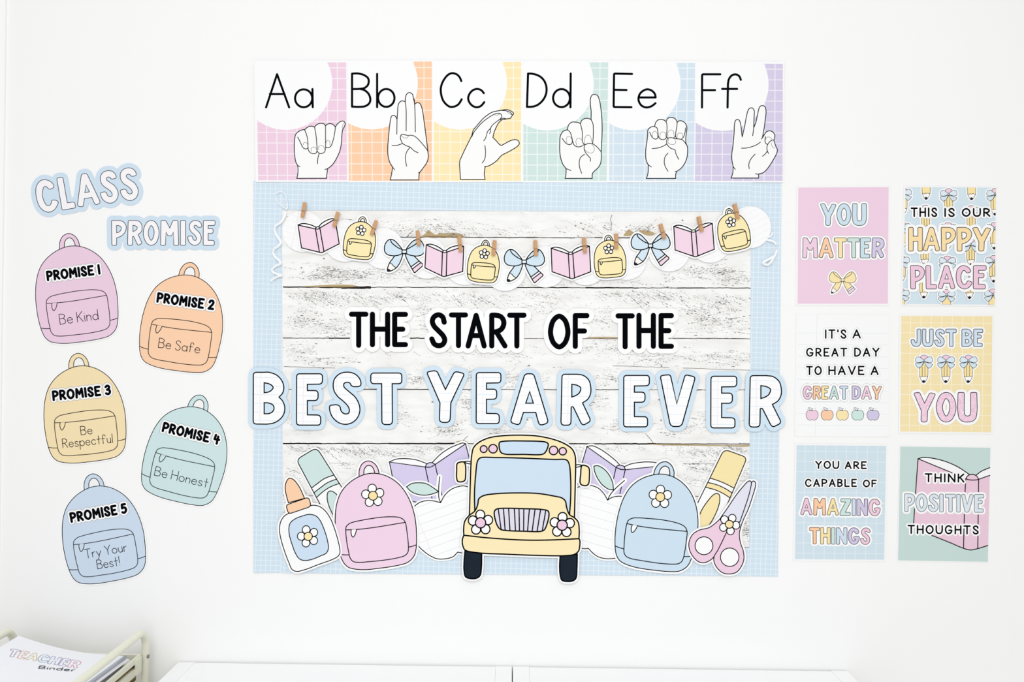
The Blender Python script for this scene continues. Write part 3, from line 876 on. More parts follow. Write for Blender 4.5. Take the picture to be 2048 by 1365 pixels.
# ---- blue grid border strips laid over the plank paper
BGRID = (211, 228, 241)
def strip(q, label, base, vline_off, pitch=(10.1, 10.05), ox=0.0, oy=0.0):
    it = Item('border_strip', label, 'border', 'blue grid border strips of the board', base, 0.0003)
    it.card(q, grid_mat('blue_grid_border', BGRID, (230, 241, 249), pitch[0], pitch[1], 1.35, 1.35, ox, oy, -ROLL), lighter(BGRID, 0.3))
    it.build()
strip([(507, 362), (563.5, 362), (565.5, 1146), (507, 1147)], 'left upright strip of blue grid border paper', 0.0008, 0)
strip([(1502.5, 366), (1563, 366), (1555.5, 1154), (1498, 1153)], 'right upright strip of blue grid border paper', 0.0008, 0, (10.1, 10.05), 0.3, 0.2)
strip([(561, 361.5), (1504, 362.5), (1503, 423.5), (562, 420.5)], 'top strip of blue grid border paper below the alphabet posters', 0.0012, 0, (11.0, 10.5), 0.1, 0.4)
strip([(563.5, 1096), (1499.5, 1096.5), (1499.5, 1153), (563.5, 1147)], 'bottom strip of blue grid border paper behind the school bus', 0.0012, 0, (10.3, 10.3), 0.4, 0.1)
# ------------------------------------------------------------------ words on the board
def outer_only(rings):
    big = max(rings, key=lambda r: abs(area2(r)))
    return [r for r in rings if r is big or not inside(r[0], big)]
def marker_word(word, letters, label, base):
    """black marker capitals on one white cut-out; letters: (character, ink box in photo pixels)"""
    w = 10.4
    it = Item('word_cutout', label, 'sign', 'THE START OF THE words', base, 0.0005)
    sets = [(c, boxed(BOLD, c, a+w/2, t+w/2, b-w/2, u-w/2)) for c, a, t, b, u in letters]
    it.card(outer_only(contour([], stroke_shapes(sets, w), 9.3)), (252, 252, 252))
    for c, st in sets:
        s = it.sheet('letter')
        ink(s, [(c, st)], w)
    it.build()
q1 = lambda c, a, t, b, u: (c, 680 + a/6.0235, 600 + t/6.0235, 680 + b/6.0235, 600 + u/6.0235)
q2 = lambda c, a, t, b, u: (c, 1020 + a/6.0235, 600 + t/6.0235, 1020 + b/6.0235, 600 + u/6.0235)
marker_word('THE', [q1('T', 108, 143, 343, 580), q1('H', 360, 143, 605, 573), q1('E', 628, 145, 820, 572)], 'white word cutout reading THE left of the word START', 0.0026)
marker_word('START', [q1('S', 1075, 150, 1300, 585), q1('T', 1312, 152, 1543, 583), q1('A', 1512, 158, 1768, 588), q1('R', 1797, 155, 2018, 587), q2('T', -35, 155, 200, 588)], 'white word cutout reading START in black capitals', 0.0026)
marker_word('OF', [q2('O', 457, 167, 728, 600), q2('F', 755, 160, 957, 593)], 'white word cutout reading OF in black capitals', 0.0026)
marker_word('THE', [q2('T', 1270, 163, 1503, 598), q2('H', 1522, 157, 1758, 592), q2('E', 1788, 160, 1975, 592)], 'white word cutout reading THE right of the word OF', 0.0026)

# big lined-paper letters
LINED_BLUE = (223, 235, 245)
def big_letter(c, z, box, word, label, base):
    tr = Z(*z)
    rings = bubble(c, *box, tr)
    it = Item('letter_cutout', label, 'letter', 'BEST YEAR EVER letters', base, 0.0006)
    it.card(contour(rings, [], 9.6), (211, 230, 245))
    s = it.sheet('letter_face', 'white lined paper face with a thick black outline')
    x0 = min(p[0] for p in rings[0]); x1 = max(p[0] for p in rings[0])
    m = grid_mat('lined_paper', (252, 252, 253), LINED_BLUE, 0, 17.2, 0, 1.1, 0, 0.1, 0, (-(x1-x0)/2 + 14, 1.6, (243, 239, 243)))
    s.fill(rings, m)
    for r in rings: s.line(r, 2.35, INK, closed=True)
    it.build()
z1, z2, z3 = (490, 730, 6.206), (820, 730, 5.389), (1220, 730, 5.535)
BYE = [('B', z1, (103, 92, 495, 738), 'BEST', 'big lined paper letter B beginning the word BEST'),
       ('E', z1, (640, 112, 962, 750), 'BEST', 'big lined paper letter E between the B and the S'),
       ('S', z1, (1050, 92, 1440, 740), 'BEST', 'big lined paper letter S of the word BEST'),
       ('T', z1, (1562, 103, 1946, 742), 'BEST', 'big lined paper letter T ending the word BEST'),
       ('Y', z2, (187, 65, 580, 622), 'YEAR', 'big lined paper letter Y beginning the word YEAR'),
       ('E', z2, (713, 85, 980, 635), 'YEAR', 'big lined paper letter E between the Y and the A'),
       ('A', z2, (1088, 97, 1485, 648), 'YEAR', 'big lined paper letter A of the word YEAR'),
       ('R', z2, (1627, 103, 1950, 652), 'YEAR', 'big lined paper letter R ending the word YEAR'),
       ('E', z3, (150, 118, 435, 688), 'EVER', 'big lined paper letter E beginning the word EVER'),
       ('V', z3, (560, 112, 938, 684), 'EVER', 'big lined paper letter V of the word EVER'),
       ('E', z3, (1115, 128, 1402, 700), 'EVER', 'big lined paper letter E between the V and the last R'),
       ('R', z3, (1540, 120, 1897, 690), 'EVER', 'big lined paper letter R over the right border ending EVER')]
for i, (c, z, box, w, lab) in enumerate(BYE):
    big_letter(c, z, box, w, lab, 0.0026 if i % 2 == 0 else 0.0036)

# CLASS and PROMISE headings on the left
def heading(word, glyphs, label, base):
    it = Item('word_cutout', label, 'sign', None, base, 0.0006)
    fills = [r for c, rings in glyphs for r in rings]
    it.card(outer_only(contour(fills, [], 9.6)), (208, 226, 241))
    for c, rings in glyphs:
        s = it.sheet('letter')
        s.fill(rings, (248, 245, 248))
        for r in rings: s.line(r, 1.3, (50, 52, 60), closed=True)
    it.build()
zc = Z(50, 320, 8.192)
def tilt(p):   # along and up a base line tilted by nine degrees
    a, u = p; c, s = math.cos(math.radians(9)), math.sin(math.radians(9))
    return zc((605 + a*c - u*s, 825 - a*s - u*c))
CL = [('C', -379, -38, 0, 540), ('L', 0, 230, 0, 533), ('A', 269, 640, 0, 533), ('S', 667, 966, -12, 522), ('S', 996, 1297, -21, 515)]
heading('CLASS', [(c, bubble(c, a, u1, b, u0, tilt)) for c, a, b, u0, u1 in CL], 'tilted blue edged word cutout reading CLASS', 0.0004)
heading('PROMISE', bubble_word('PROMISE', [(190, 432), (455, 692), (710, 970), (995, 1292), (1320, 1405), (1440, 1668), (1692, 1888)], 175, 582, Z(200, 420, 8.192)),
        'blue edged word cutout reading PROMISE below the word CLASS', 0.0004)
# ------------------------------------------------------------------ backpack cut-outs (one drawing, used big and small)
BP_C = (587.5, 791.5)      # middle of the zip line in the traced drawing
BP_A = -7.73
BP_BODY = "540,183 640,192 740,228 850,305 940,420 1005,560 1045,720 1058,880 1058,1010 1045,1100 1020,1150 960,1205 850,1240 640,1275 480,1292 360,1288 285,1270 235,1230 200,1170 180,1115 150,1000 128,850 122,700 135,560 175,430 240,335 320,265 395,222 460,197 z"
BP_LOOP = "393,226c 395,150 425,80 470,48 505,42 560,65 605,120 625,193c"
BP_HOLE = "448,204c 452,140 480,100 505,92 540,105 565,150 574,188c"
BP_POCKET = "245,830 250,800 290,762 350,742 480,715 640,690 780,682 860,690 905,712 930,750 950,860 962,960 967,1050 960,1090 930,1125 860,1150 700,1180 520,1200 400,1210 335,1200 300,1165 280,1090 262,1000 248,900 z"
BP_ZIP = "245,838 400,828 560,808 740,778 930,745"
BP_PULL = "308,834c 306,870 315,905 328,920 345,905 360,870 368,829c"
BP_SIDE = ["180,1118 230,1124 285,1124", "967,1030 1010,1020 1058,1003"]
def flower(sheet, c, R, pr, rot, centre, w, white=(252, 252, 252), cr_=None, ink_=INK):
    for i in range(5):
        a = math.radians(rot + 72*i)
        e = ellipse(c[0]+R*math.sin(a), c[1]-R*math.cos(a), pr, pr*1.04, n=26)
        sheet.fill(e, white); sheet.line(e, w, ink_, closed=True)
    e = ellipse(c[0], c[1], cr_ or pr, n=26)
    sheet.fill(e, centre); sheet.line(e, w, ink_, closed=True)
def backpack(name, label, cat, group, at, ang, scale, col, border, w, base, ink_=(26, 24, 32), pull=None, edge=(252, 252, 252), fl=None, th=0.0005):
    tr = rot_about(BP_C, ang - BP_A, scale / 5.6875, at)
    it = Item(name, label, cat, group, base, th)
    body = path(BP_BODY, tr); loop = path(BP_LOOP, tr); hole = path(BP_HOLE, tr)
    it.card(contour([body], [(loop, 0.5)], border) if border else contour([body], [(loop, 0.5)], 0.6), edge)
    r = it.root
    h = it.sheet('handle', 'carry loop on top')
    h.fill(loop, col if border != 4.2 else lighter(col, 0.6)); h.fill(hole, (244, 244, 244)); h.line(loop, w, ink_); h.line(hole, w, ink_)
    r.fill(body, col); r.line(body, w, ink_, closed=True)
    for s in BP_SIDE: r.line(path(s, tr), w, ink_)
    p = it.sheet('pocket', 'front pocket with a zip line')
    q = path(BP_POCKET, tr)
    p.fill(q, col); p.line(q, w, ink_, closed=True); p.line(path(BP_ZIP, tr), w, ink_)
    z = it.sheet('zipper_pull', None, p)
    q = path(BP_PULL, tr)
    z.fill(q, pull or col); z.line(q, w, ink_)
    if fl:
        f = it.sheet('flower', 'five white petals round a yellow centre')
        flower(f, tr(fl[0]), fl[1]*scale, fl[2]*scale, ang + fl[3], fl[4], w, cr_=fl[5]*scale, ink_=ink_)
    return it, tr
def banner(it, s, p0, p1, h, w=4.9):
    L = text(BOLD, s, p0, p1, h - w, 33, 72)
    t = it.sheet('title_lettering', 'bold black title on a white outlined band')
    rings = contour([], stroke_shapes(L, w), 3.6, 0.8)
    t.fill(rings, (252, 252, 252))
    for r in rings: t.line(r, 0.8, (168, 166, 170), closed=True)
    ink(t, L, w)
PROM = [
 ('pink', 'PROMISE 1', 'Be Kind', (236, 206, 226), (153.3, 599.2), -7.73, Z(50, 460, 5.6875), ((264, 572), (850, 497), 122),
    [('Be Kind', (402, 1076), (838, 1020), 114)]),
 ('orange', 'PROMISE 2', 'Be Safe', (251, 209, 175), (363.5, 657.0), 7.84, Z(265, 515, 5.6875), ((285, 504), (915, 590), 122),
    [('Be Safe', (294, 1026), (762, 1092), 108)]),
 ('yellow', 'PROMISE 3', 'Be Respectful', (245, 225, 182), (169.8, 839.2), -6.57, Z(70, 700, 5.6875), ((215, 571), (856, 502), 122),
    [('Be', (527, 970), (655, 956), 98), ('Respectful', (320, 1116), (888, 1056), 100)]),
 ('teal', 'PROMISE 4', 'Be Honest', (206, 228, 230), (370.8, 920.0), 13.5, Z(265, 780, 5.6875), ((345, 470), (975, 617), 122),
    [('Be Honest', (248, 973), (848, 1112), 104)]),
 ('blue', 'PROMISE 5', 'Try Your Best!', (205, 221, 238), (207.1, 1079.3), -10.2, Z(110, 940, 5.6875), ((192, 592), (815, 484), 122),
    [('Try Your', (350, 1010), (820, 926), 102), ('Best!', (488, 1130), (742, 1087), 102)]),
]
for i, (cn, title, say, col, at, ang, z, (b0, b1, bh), lines_) in enumerate(PROM):
    it, tr = backpack('backpack_cutout', '%s backpack cutout reading %s over %s' % (cn, title, say), 'cutout', 'class promise backpacks',
                      at, ang, 1.0, col, 3.3, 1.45, 0.0004)
    banner(it, title, z(b0), z(b1), bh/5.6875)
    t = it.sheet('pocket_lettering', 'thin dark handwritten line on the pocket')
    for s, p0, p1, h in lines_:
        ink(t, text(THIN, s, z(p0), z(p1), h/5.6875, 17, 44), 1.4, (40, 36, 46))
    it.build()
# ------------------------------------------------------------------ six motivational posters on the right
PGROUP = 'motivational posters on the right'
BOW_LL = "1245,650 1180,560 1100,480 1035,458 985,475 940,530 915,610 925,690 970,740 1050,762 1130,762 1200,745 1245,722c z"
BOW_LF = "1035,458c 1035,490 1060,530 1120,580 1180,620 1245,650c"
BOW_RL = "1322,650 1380,560 1450,490 1520,462 1570,465 1620,520 1655,600 1655,690 1610,745 1530,768 1440,762 1370,745 1322,722c z"
BOW_RF = "1548,462c 1540,500 1500,545 1420,595 1322,650c"
BOW_KNOT = "1243,655r22 1328,655r22 1328,720r22 1243,720r22 z"
BOW_LT = "1110,760c 1060,830 1015,890 985,960 970,1030 975,1050 1020,1050 1080,1025 1140,985 1195,910 1230,830 1265,722c z"
BOW_ZIG = "1015,890 1040,910 1065,925 1080,950 1110,970 1135,990"
BOW_WOOD = "1015,890 1040,910 1065,925 1080,950 1110,970 1135,990c 1080,1025 1020,1050 975,1050 970,1030 985,960 z"
BOW_TIP = "975,1003 1000,1010 1025,1025 1034,1048c 1000,1055 975,1050 z"
BOW_RT = "1295,722c 1330,820 1380,920 1430,1010c 1475,1085r18 1645,935r28 1560,860c 1465,765c z"
BOW_B1 = "1405,972c 1560,860c"
BOW_B2 = "1432,1012c 1592,890c"
BOW_BAND = "1405,972c 1560,860c 1592,890c 1432,1012c z"
BOW_RUB = "1432,1012c 1475,1085r18 1645,935r28 1592,890c z"
BOW_C = (1285, 688)
def bow(it, at, ang, scale, col, w, parent=None, border=None, fold=None, split=True, rubber=(243, 216, 230)):
    tr = rot_about(BOW_C, ang, scale / 9.286, at)
    P = lambda s: path(s, tr, step=1.2)
    t = it.sheet('ribbon_tail', 'pencil tipped ribbon tail') if split else parent
    t2 = it.sheet('ribbon_tail', 'ribbon tail ending in a pink rubber') if split else parent
    lp = it.sheet('bow_loop') if split else parent
    rp = it.sheet('bow_loop') if split else parent
    kn = it.sheet('knot') if split else parent
    t.fill(P(BOW_LT), col); t.fill(P(BOW_WOOD), (252, 247, 242)); t.line(P(BOW_ZIG), w*0.8); t.fill(P(BOW_TIP), (40, 42, 48)); t.line(P(BOW_LT), w, closed=True)
    t2.fill(P(BOW_RT), col); t2.fill(P(BOW_BAND), (250, 246, 250)); t2.fill(P(BOW_RUB), rubber); t2.line(P(BOW_B1), w); t2.line(P(BOW_B2), w); t2.line(P(BOW_RT), w, closed=True)
    for s, L, F in ((lp, BOW_LL, BOW_LF), (rp, BOW_RL, BOW_RF)):
        s.fill(P(L), col); s.line(P(F), w); s.line(P(L), w, closed=True)
    k = P(BOW_KNOT)
    kn.fill(k, fold or lighter(col, 0.5)); kn.line(k, w, closed=True)
def bow_shapes(at, ang, scale):
    tr = rot_about(BOW_C, ang, scale / 9.286, at)
    return [path(s, tr) for s in (BOW_LL, BOW_RL, BOW_LT, BOW_RT, BOW_KNOT)]
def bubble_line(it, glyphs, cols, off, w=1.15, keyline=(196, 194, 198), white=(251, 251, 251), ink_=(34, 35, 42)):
    """one printed word: white outline band, then its coloured letters, each a part"""
    fills = [r for c, rings in glyphs for r in rings]
    band = it.sheet('word_outline')
    rings = contour(fills, [], off, 0.9)
    band.fill(rings, white)
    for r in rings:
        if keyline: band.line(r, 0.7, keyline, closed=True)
    for (c, rings), col in zip(glyphs, cols):
        s = it.sheet('letter')
        s.fill(rings, col)
        for r in rings: s.line(r, w, ink_, closed=True)
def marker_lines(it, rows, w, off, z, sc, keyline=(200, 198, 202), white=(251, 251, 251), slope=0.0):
    for words in rows:
        s = it.sheet('lettering', 'black capitals with a thin white outline')
        L = []
        for wd, x0, x1, y0, y1 in words:
            h = w/2.0*sc
            p0, p1 = z((x0+h, y1-h)), z((x1-h, y1-h + slope*(x1-x0)))
            L += text(BOLD, wd, p0, p1, (y1-y0)/sc - w, 35, 70)
        rings = contour([], stroke_shapes(L, w), off, 0.8)
        s.fill(rings, white)
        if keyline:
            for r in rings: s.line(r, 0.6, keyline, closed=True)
        ink(s, L, w)
def poster(label, q, col, margin=4.0, base=0.0003):
    it = Item('motivational_poster', label, 'poster', PGROUP, base, 0.0003)
    it.card(grow(q, margin), (247, 247, 247))
    it.root.fill(q, col)
    return it
def zq(z, pts): return [z(p) for p in pts]
PB, PP, PO, PY, PT, PV = (207, 226, 238), (240, 207, 224), (252, 208, 172), (250, 229, 178), (205, 229, 224), (214, 204, 231)
# --- YOU MATTER
z = Z(1580, 365, 5.46)
it = poster('pink poster reading YOU MATTER above a yellow bow', zq(z, [(90, 58), (1076, 52), (1068, 1326), (82, 1326)]), (240, 208, 228))
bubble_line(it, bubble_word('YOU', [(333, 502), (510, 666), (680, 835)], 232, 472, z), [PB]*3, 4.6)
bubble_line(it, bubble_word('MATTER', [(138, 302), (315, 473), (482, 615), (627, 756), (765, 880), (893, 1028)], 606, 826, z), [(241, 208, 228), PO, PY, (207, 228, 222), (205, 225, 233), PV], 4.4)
at = z((573, 1068))
bd = it.sheet('bow_outline')
for_r = contour(bow_shapes(at, 0, 0.67), [], 3.6, 0.8)
bd.fill(for_r, (252, 252, 252))
for r in for_r: bd.line(r, 0.6, (205, 200, 206), closed=True)
bow(it, at, 0, 0.67, (250, 229, 176), 0.95)
it.build()
# --- THIS IS OUR HAPPY PLACE
z = Z(1790, 365, 5.46)
Q2 = zq(z, [(114, 52), (1103, 58), (1083, 1336), (80, 1330)])
it = poster('blue pencil patterned poster reading THIS IS OUR HAPPY PLACE', Q2, (213, 229, 239), 3.5)
def clip_poly(poly, q):
    """Sutherland-Hodgman against a convex quad"""
    s = 1 if area2(q) > 0 else -1
    for i in range(len(q)):
        a, b = q[i], q[(i+1) % len(q)]
        f = lambda p: s*((b[0]-a[0])*(p[1]-a[1]) - (b[1]-a[1])*(p[0]-a[0]))
        out = []
        for j in range(len(poly)):
            p, n = poly[j-1], poly[j]
            fp, fn = f(p), f(n)
            if (fp >= 0) != (fn >= 0):
                t = fp/(fp-fn); out.append((p[0]+(n[0]-p[0])*t, p[1]+(n[1]-p[1])*t))
            if fn >= 0: out.append(n)
        poly = out
        if not poly: return []
    return poly
def clip_line(pts, q):
    return [p for p in pts if abs(area2(clip_poly([(p[0]-.01, p[1]-.01), (p[0]+.01, p[1]-.01), (p[0]+.01, p[1]+.01)], q) or [p])) > 0]
PENCIL = {   # traced from the leftmost pencil on the yellow poster: crop 1790,620 at 5.353
 'body': "262,625c 290,600 310,560c 345,610 352,630c 352,690 345,735 305,785 270,735 262,690 z",
 'wood': "262,718c 282,722 290,714 305,720 318,714 345,720c 340,745 325,770 305,785 285,770 268,745 z",
 'zig': "262,718 282,722 290,714 305,720 318,714 345,720",
 'tip': "290,765 305,755 325,768 305,785 z",
 'l1': "290,612 290,716", 'l2': "320,600 320,714",
 'rub': "275,512 280,495 300,488 325,490 345,500 347,515 335,535 310,540 285,532 z",
 'll': "305,545 280,520 255,505 232,510 218,535 222,560 250,568 285,560 z",
 'rl': "312,545 335,520 365,505 390,510 402,535 398,560 370,568 335,560 z",
 'lt': "305,560c 270,570 217,578c 222,600 250,628c 285,605 z", 'rt': "312,560c 350,570 402,588c 390,610 362,630c 335,605 z",
 'knot': "302,540r4 316,540r4 316,560r4 302,560r4 z"}
PEN_C = (309, 640)
def pencil(sheet, at, scale, q=None, ang=0.0, w=0.85, halo=3.0, parts=('halo', 'body', 'bow')):
    tr = rot_about(PEN_C, ang, scale / 5.353, at)
    P = lambda k: path(PENCIL[k], tr, step=1.0)
    def F(pts, c):
        if q: pts = clip_poly(pts, q)
        if len(pts) > 2: sheet.fill(pts, c)
    def Lq(pts, closed):
        if not q: sheet.line(pts, w, INK, closed=closed); return
        if closed: pts = pts + [pts[0]]
        run = []
        for p in pts:
            if inside(p, q): run.append(p)
            else:
                if len(run) > 1: sheet.line(run, w)
                run = []
        if len(run) > 1: sheet.line(run, w)
    if 'halo' in parts:
        for r in contour([P(k) for k in ('body', 'rub', 'll', 'rl', 'lt', 'rt')], [], halo*scale, 1.0):
            if area2(r) != 0: F(r, (252, 252, 252))
    for k, c in (('body', (250, 228, 170)), ('wood', (253, 250, 246)), ('tip', (40, 42, 48))):
        F(P(k), c)
    Lq(P('body'), True); Lq(P('zig'), False); Lq(P('l1'), False); Lq(P('l2'), False)
    for k, c in (('rub', (243, 208, 224)), ('lt', (214, 230, 242)), ('rt', (214, 230, 242)), ('ll', (222, 235, 244)), ('rl', (222, 235, 244)), ('knot', (222, 235, 244))):
        F(P(k), c); Lq(P(k), True)
for gx, gy in ((585, 220), (88, 210), (1092, 218), (340, 45), (836, 50), (335, 400), (831, 405), (80, 585), (1085, 590), (578, 590), (826, 770), (325, 765), (68, 950), (570, 955), (1076, 950),
               (313, 1125), (812, 1130), (62, 1310), (562, 1320), (1066, 1315)):
    pencil(it.root, z((gx, gy)), 0.97, Q2, -0.6)
marker_lines(it, [[('THIS', 168, 460, 275, 380), ('IS', 533, 652, 280, 380), ('OUR', 725, 1038, 281, 378)]], 3.2, 3.4, z, 5.46, None)
bubble_line(it, bubble_word('HAPPY', [(145, 297), (305, 485), (500, 660), (672, 833), (845, 1040)], 493, 752, z), [(251, 224, 172)]*5, 6.0, 1.3, None, ink_=(36, 34, 42))
bubble_line(it, bubble_word('PLACE', [(165, 320), (333, 450), (468, 650), (663, 838), (850, 992)], 910, 1165, z), [(240, 203, 223)]*5, 6.0, 1.3, None, ink_=(36, 34, 42))
it.build()
# --- IT'S A GREAT DAY
z = Z(1580, 620, 5.353)
Q3 = zq(z, [(75, 52), (1062, 60), (1050, 1352), (58, 1348)])
it = poster("white lined paper poster reading IT'S A GREAT DAY TO HAVE A GREAT DAY", Q3, (248, 249, 249), 2.0)
r = it.root
for y in (250, 372, 500, 622, 748, 870, 990, 1114, 1237):
    r.line([z((82, y-2)), z((1048, y+6))], 1.0, (233, 238, 243), cap=False)
r.line([z((288, 60)), z((270, 1345))], 1.6, (243, 239, 242), cap=False)
marker_lines(it, [[("IT'S", 372, 605, 210, 310), ('A', 668, 757, 210, 308)], [('GREAT', 172, 613, 407, 503), ('DAY', 686, 958, 405, 503)],
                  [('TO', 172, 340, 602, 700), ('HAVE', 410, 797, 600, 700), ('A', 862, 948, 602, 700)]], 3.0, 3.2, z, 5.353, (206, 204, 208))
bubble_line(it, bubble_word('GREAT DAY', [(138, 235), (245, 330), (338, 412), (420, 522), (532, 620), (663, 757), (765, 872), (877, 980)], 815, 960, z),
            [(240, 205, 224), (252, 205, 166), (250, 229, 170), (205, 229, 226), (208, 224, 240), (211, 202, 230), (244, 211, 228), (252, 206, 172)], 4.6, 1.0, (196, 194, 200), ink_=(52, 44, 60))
for i, (ax, col) in enumerate(((236, (240, 207, 226)), (397, (251, 205, 170)), (560, (250, 230, 178)), (725, (206, 231, 226)), (888, (211, 202, 230)))):
    s = it.sheet('apple', 'small %s apple with a leaf' % ('pink', 'orange', 'yellow', 'mint', 'purple')[i])
    f = lambda p, ax=ax: z((ax + p[0], 1095 + p[1]))
    a = path("0,-12 25,-18 50,-8 64,20 60,55 40,82 18,88 0,82 -18,88 -40,82 -60,55 -64,20 -50,-8 -25,-18 z", f, step=1.0)
    s.fill(a, col); s.line(a, 0.8, (60, 60, 66), closed=True)
    lf = path("-40,-45 -20,-45 -2,-30 -2,-18 -22,-22 -38,-38 z", f, step=1.0)
    s.fill(lf, (236, 243, 240)); s.line(lf, 0.7, (60, 60, 66), closed=True)
    s.line(path("0,-8 0,-26 10,-40", f, step=1.0), 0.8, (60, 60, 66)); s.line(path("28,-34 36,-34", f), 0.6, (120, 120, 124)); s.line(path("-52,-30 -46,-26", f), 0.6, (120, 120, 124))
it.build()
# --- JUST BE YOU
z = Z(1790, 620, 5.353)
Q4 = zq(z, [(66, 65), (1042, 68), (1028, 1312), (55, 1305)])
it = poster('yellow grid poster reading JUST BE YOU with three pencils', Q4, (246, 228, 180), 4.0)
r = it.root
GL = (253, 245, 222)
for x in (165, 277, 388, 498, 610, 722, 834, 945): r.line([z((x+2, 66)), z((x-14, 1308))], 1.1, GL, cap=False)
for y in (140, 248, 358, 468, 578, 690, 800, 908, 1018, 1128, 1238): r.line([z((62, y-2)), z((1036, y+6))], 1.1, GL, cap=False)
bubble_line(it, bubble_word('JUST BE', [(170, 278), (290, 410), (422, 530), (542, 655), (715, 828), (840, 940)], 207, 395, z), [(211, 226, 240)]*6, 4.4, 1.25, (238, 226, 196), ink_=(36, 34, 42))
for i, px in enumerate((309, 545, 785)):
    s = it.sheet('pencil', 'yellow pencil wearing a blue bow')
    pencil(s, z((px, 638)), 1.0)
GLIT, nt, b = node_mat('pink_glitter_print')
tc = nt.nodes.new('ShaderNodeTexCoord'); vo = nt.nodes.new('ShaderNodeTexVoronoi'); vo.inputs['Scale'].default_value = 420.0
nt.links.new(tc.outputs['Object'], vo.inputs['Vector'])
sx = nt.nodes.new('ShaderNodeSeparateXYZ'); nt.links.new(vo.outputs['Color'], sx.inputs[0])
cr2 = nt.nodes.new('ShaderNodeValToRGB'); nt.links.new(sx.outputs[0], cr2.inputs[0])
cr2.color_ramp.elements[0].color = rgb((238, 198, 220)) + (1,); cr2.color_ramp.elements[0].position = 0.35
cr2.color_ramp.elements[1].color = rgb((250, 228, 240)) + (1,); cr2.color_ramp.elements[1].position = 0.95
nt.links.new(cr2.outputs[0], b.inputs['Base Color'])
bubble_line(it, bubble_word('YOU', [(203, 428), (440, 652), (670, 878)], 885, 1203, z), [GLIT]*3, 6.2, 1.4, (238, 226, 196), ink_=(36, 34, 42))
it.build()
# --- YOU ARE CAPABLE OF AMAZING THINGS
z = Z(1580, 880, 5.46)
Q5 = zq(z, [(72, 60), (1050, 68), (1027, 1312), (52, 1305)])
it = poster('light blue grid poster reading YOU ARE CAPABLE OF AMAZING THINGS', Q5, (210, 226, 236), 4.0)
r = it.root
GL = (228, 239, 247)
for x in (165, 275, 390, 504, 616, 730, 843, 957): r.line([z((x+2, 60)), z((x-20, 1310))], 1.2, GL, cap=False)
for y in (128, 238, 350, 462, 576, 688, 800, 908, 1020, 1130, 1240): r.line([z((68, y-2)), z((1040, y+8))], 1.2, GL, cap=False)
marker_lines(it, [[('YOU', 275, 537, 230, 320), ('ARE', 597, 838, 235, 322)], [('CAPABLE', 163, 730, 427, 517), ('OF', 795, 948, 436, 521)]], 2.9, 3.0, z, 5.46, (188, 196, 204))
bubble_line(it, bubble_word('AMAZING', [(115, 243), (257, 390), (405, 530), (545, 665), (677, 715), (728, 848), (858, 985)], 638, 822, z, 0.013),
            [(238, 203, 223), (252, 204, 166), (250, 229, 170), (205, 229, 224), (208, 224, 240), (209, 200, 228), (240, 205, 222)], 4.2, 1.1, None, ink_=(44, 38, 48))
bubble_line(it, bubble_word('THINGS', [(212, 320), (332, 440), (452, 490), (503, 622), (633, 757), (768, 875)], 957, 1138, z, 0.012),
            [(252, 204, 166), (250, 229, 170), (205, 229, 224), (208, 224, 240), (209, 200, 228), (240, 205, 222)], 4.2, 1.1, None, ink_=(44, 38, 48))
it.build()
# --- THINK POSITIVE THOUGHTS
z = Z(1785, 880, 5.46)
Q6 = zq(z, [(85, 75), (1068, 88), (1040, 1335), (60, 1318)])
it = poster('teal poster reading THINK POSITIVE THOUGHTS over a pink open book', Q6, (200, 220, 216), 2.0)
bk = it.sheet('book_drawing', 'pink open book running off the right edge')
F = lambda s, c: bk.fill(clip_poly(path(s, z, step=1.5), Q6), c)
F("278,208c 330,195 420,200 560,232 700,290 795,350 840,382c 800,425c 640,360 500,300 z", (249, 248, 249))
F("912,388c 970,345 1070,302c 1070,388c 940,432c z", (249, 248, 249))
F("278,208c 500,300 640,360 800,425c 775,1185c 640,1130 420,1040 230,960c z", (235, 203, 220))
F("940,432c 1072,385c 1042,1155c 930,1190c z", (235, 203, 220))
F("800,425c 820,395 870,378 915,395 942,435c 930,1190c 850,1205 770,1185c z", (235, 203, 220))
for s in ("278,208c 330,195 420,200 560,232 700,290 795,350 840,382", "278,208 500,300 650,362", "912,388 970,345 1062,305", "940,432 1062,390", "278,208 250,600 230,912", "800,425 790,600 775,1185",
          "940,432 935,800 930,1190", "420,1042 640,1130 770,1185 850,1205 930,1190 1040,1156", "800,425 820,395 870,378 915,395 942,435", "800,425 830,437 900,440 942,435"):
    bk.line(path(s, z), 1.9, (14, 14, 16))
marker_lines(it, [[('THINK', 350, 785, 366, 466)], [('THOUGHTS', 163, 943, 930, 1030)]], 3.1, 3.2, z, 5.46, None, slope=0.008)
bubble_line(it, bubble_word('POSITIVE', [(130, 245), (253, 380), (388, 502), (513, 553), (575, 685), (698, 738), (752, 883), (893, 997)], 590, 785, z, 0.01), [(221, 232, 240)]*8, 4.4, 1.0, None, ink_=(46, 48, 58))
it.build()
# ------------------------------------------------------------------ garland pegged across the top of the board
DISC = (250, 250, 251)
DISCS = [(606, 463, 41.5, 12), (690, 482, 42, 2), (766, 497, 41, 0), (854, 516.5, 41.3, -4), (930, 529.5, 41, -3), (1010, 541, 41.5, -6), (1091, 534, 41.5, -14),
         (1172, 530, 41, -16), (1252, 519, 41.5, -18), (1338, 502, 41.5, -16), (1420, 484, 42, -18), (1500, 455, 42, -26)]
ORD = ['first', 'second', 'third', 'fourth', 'fifth', 'sixth', 'seventh', 'eighth', 'ninth', 'tenth', 'eleventh', 'last']
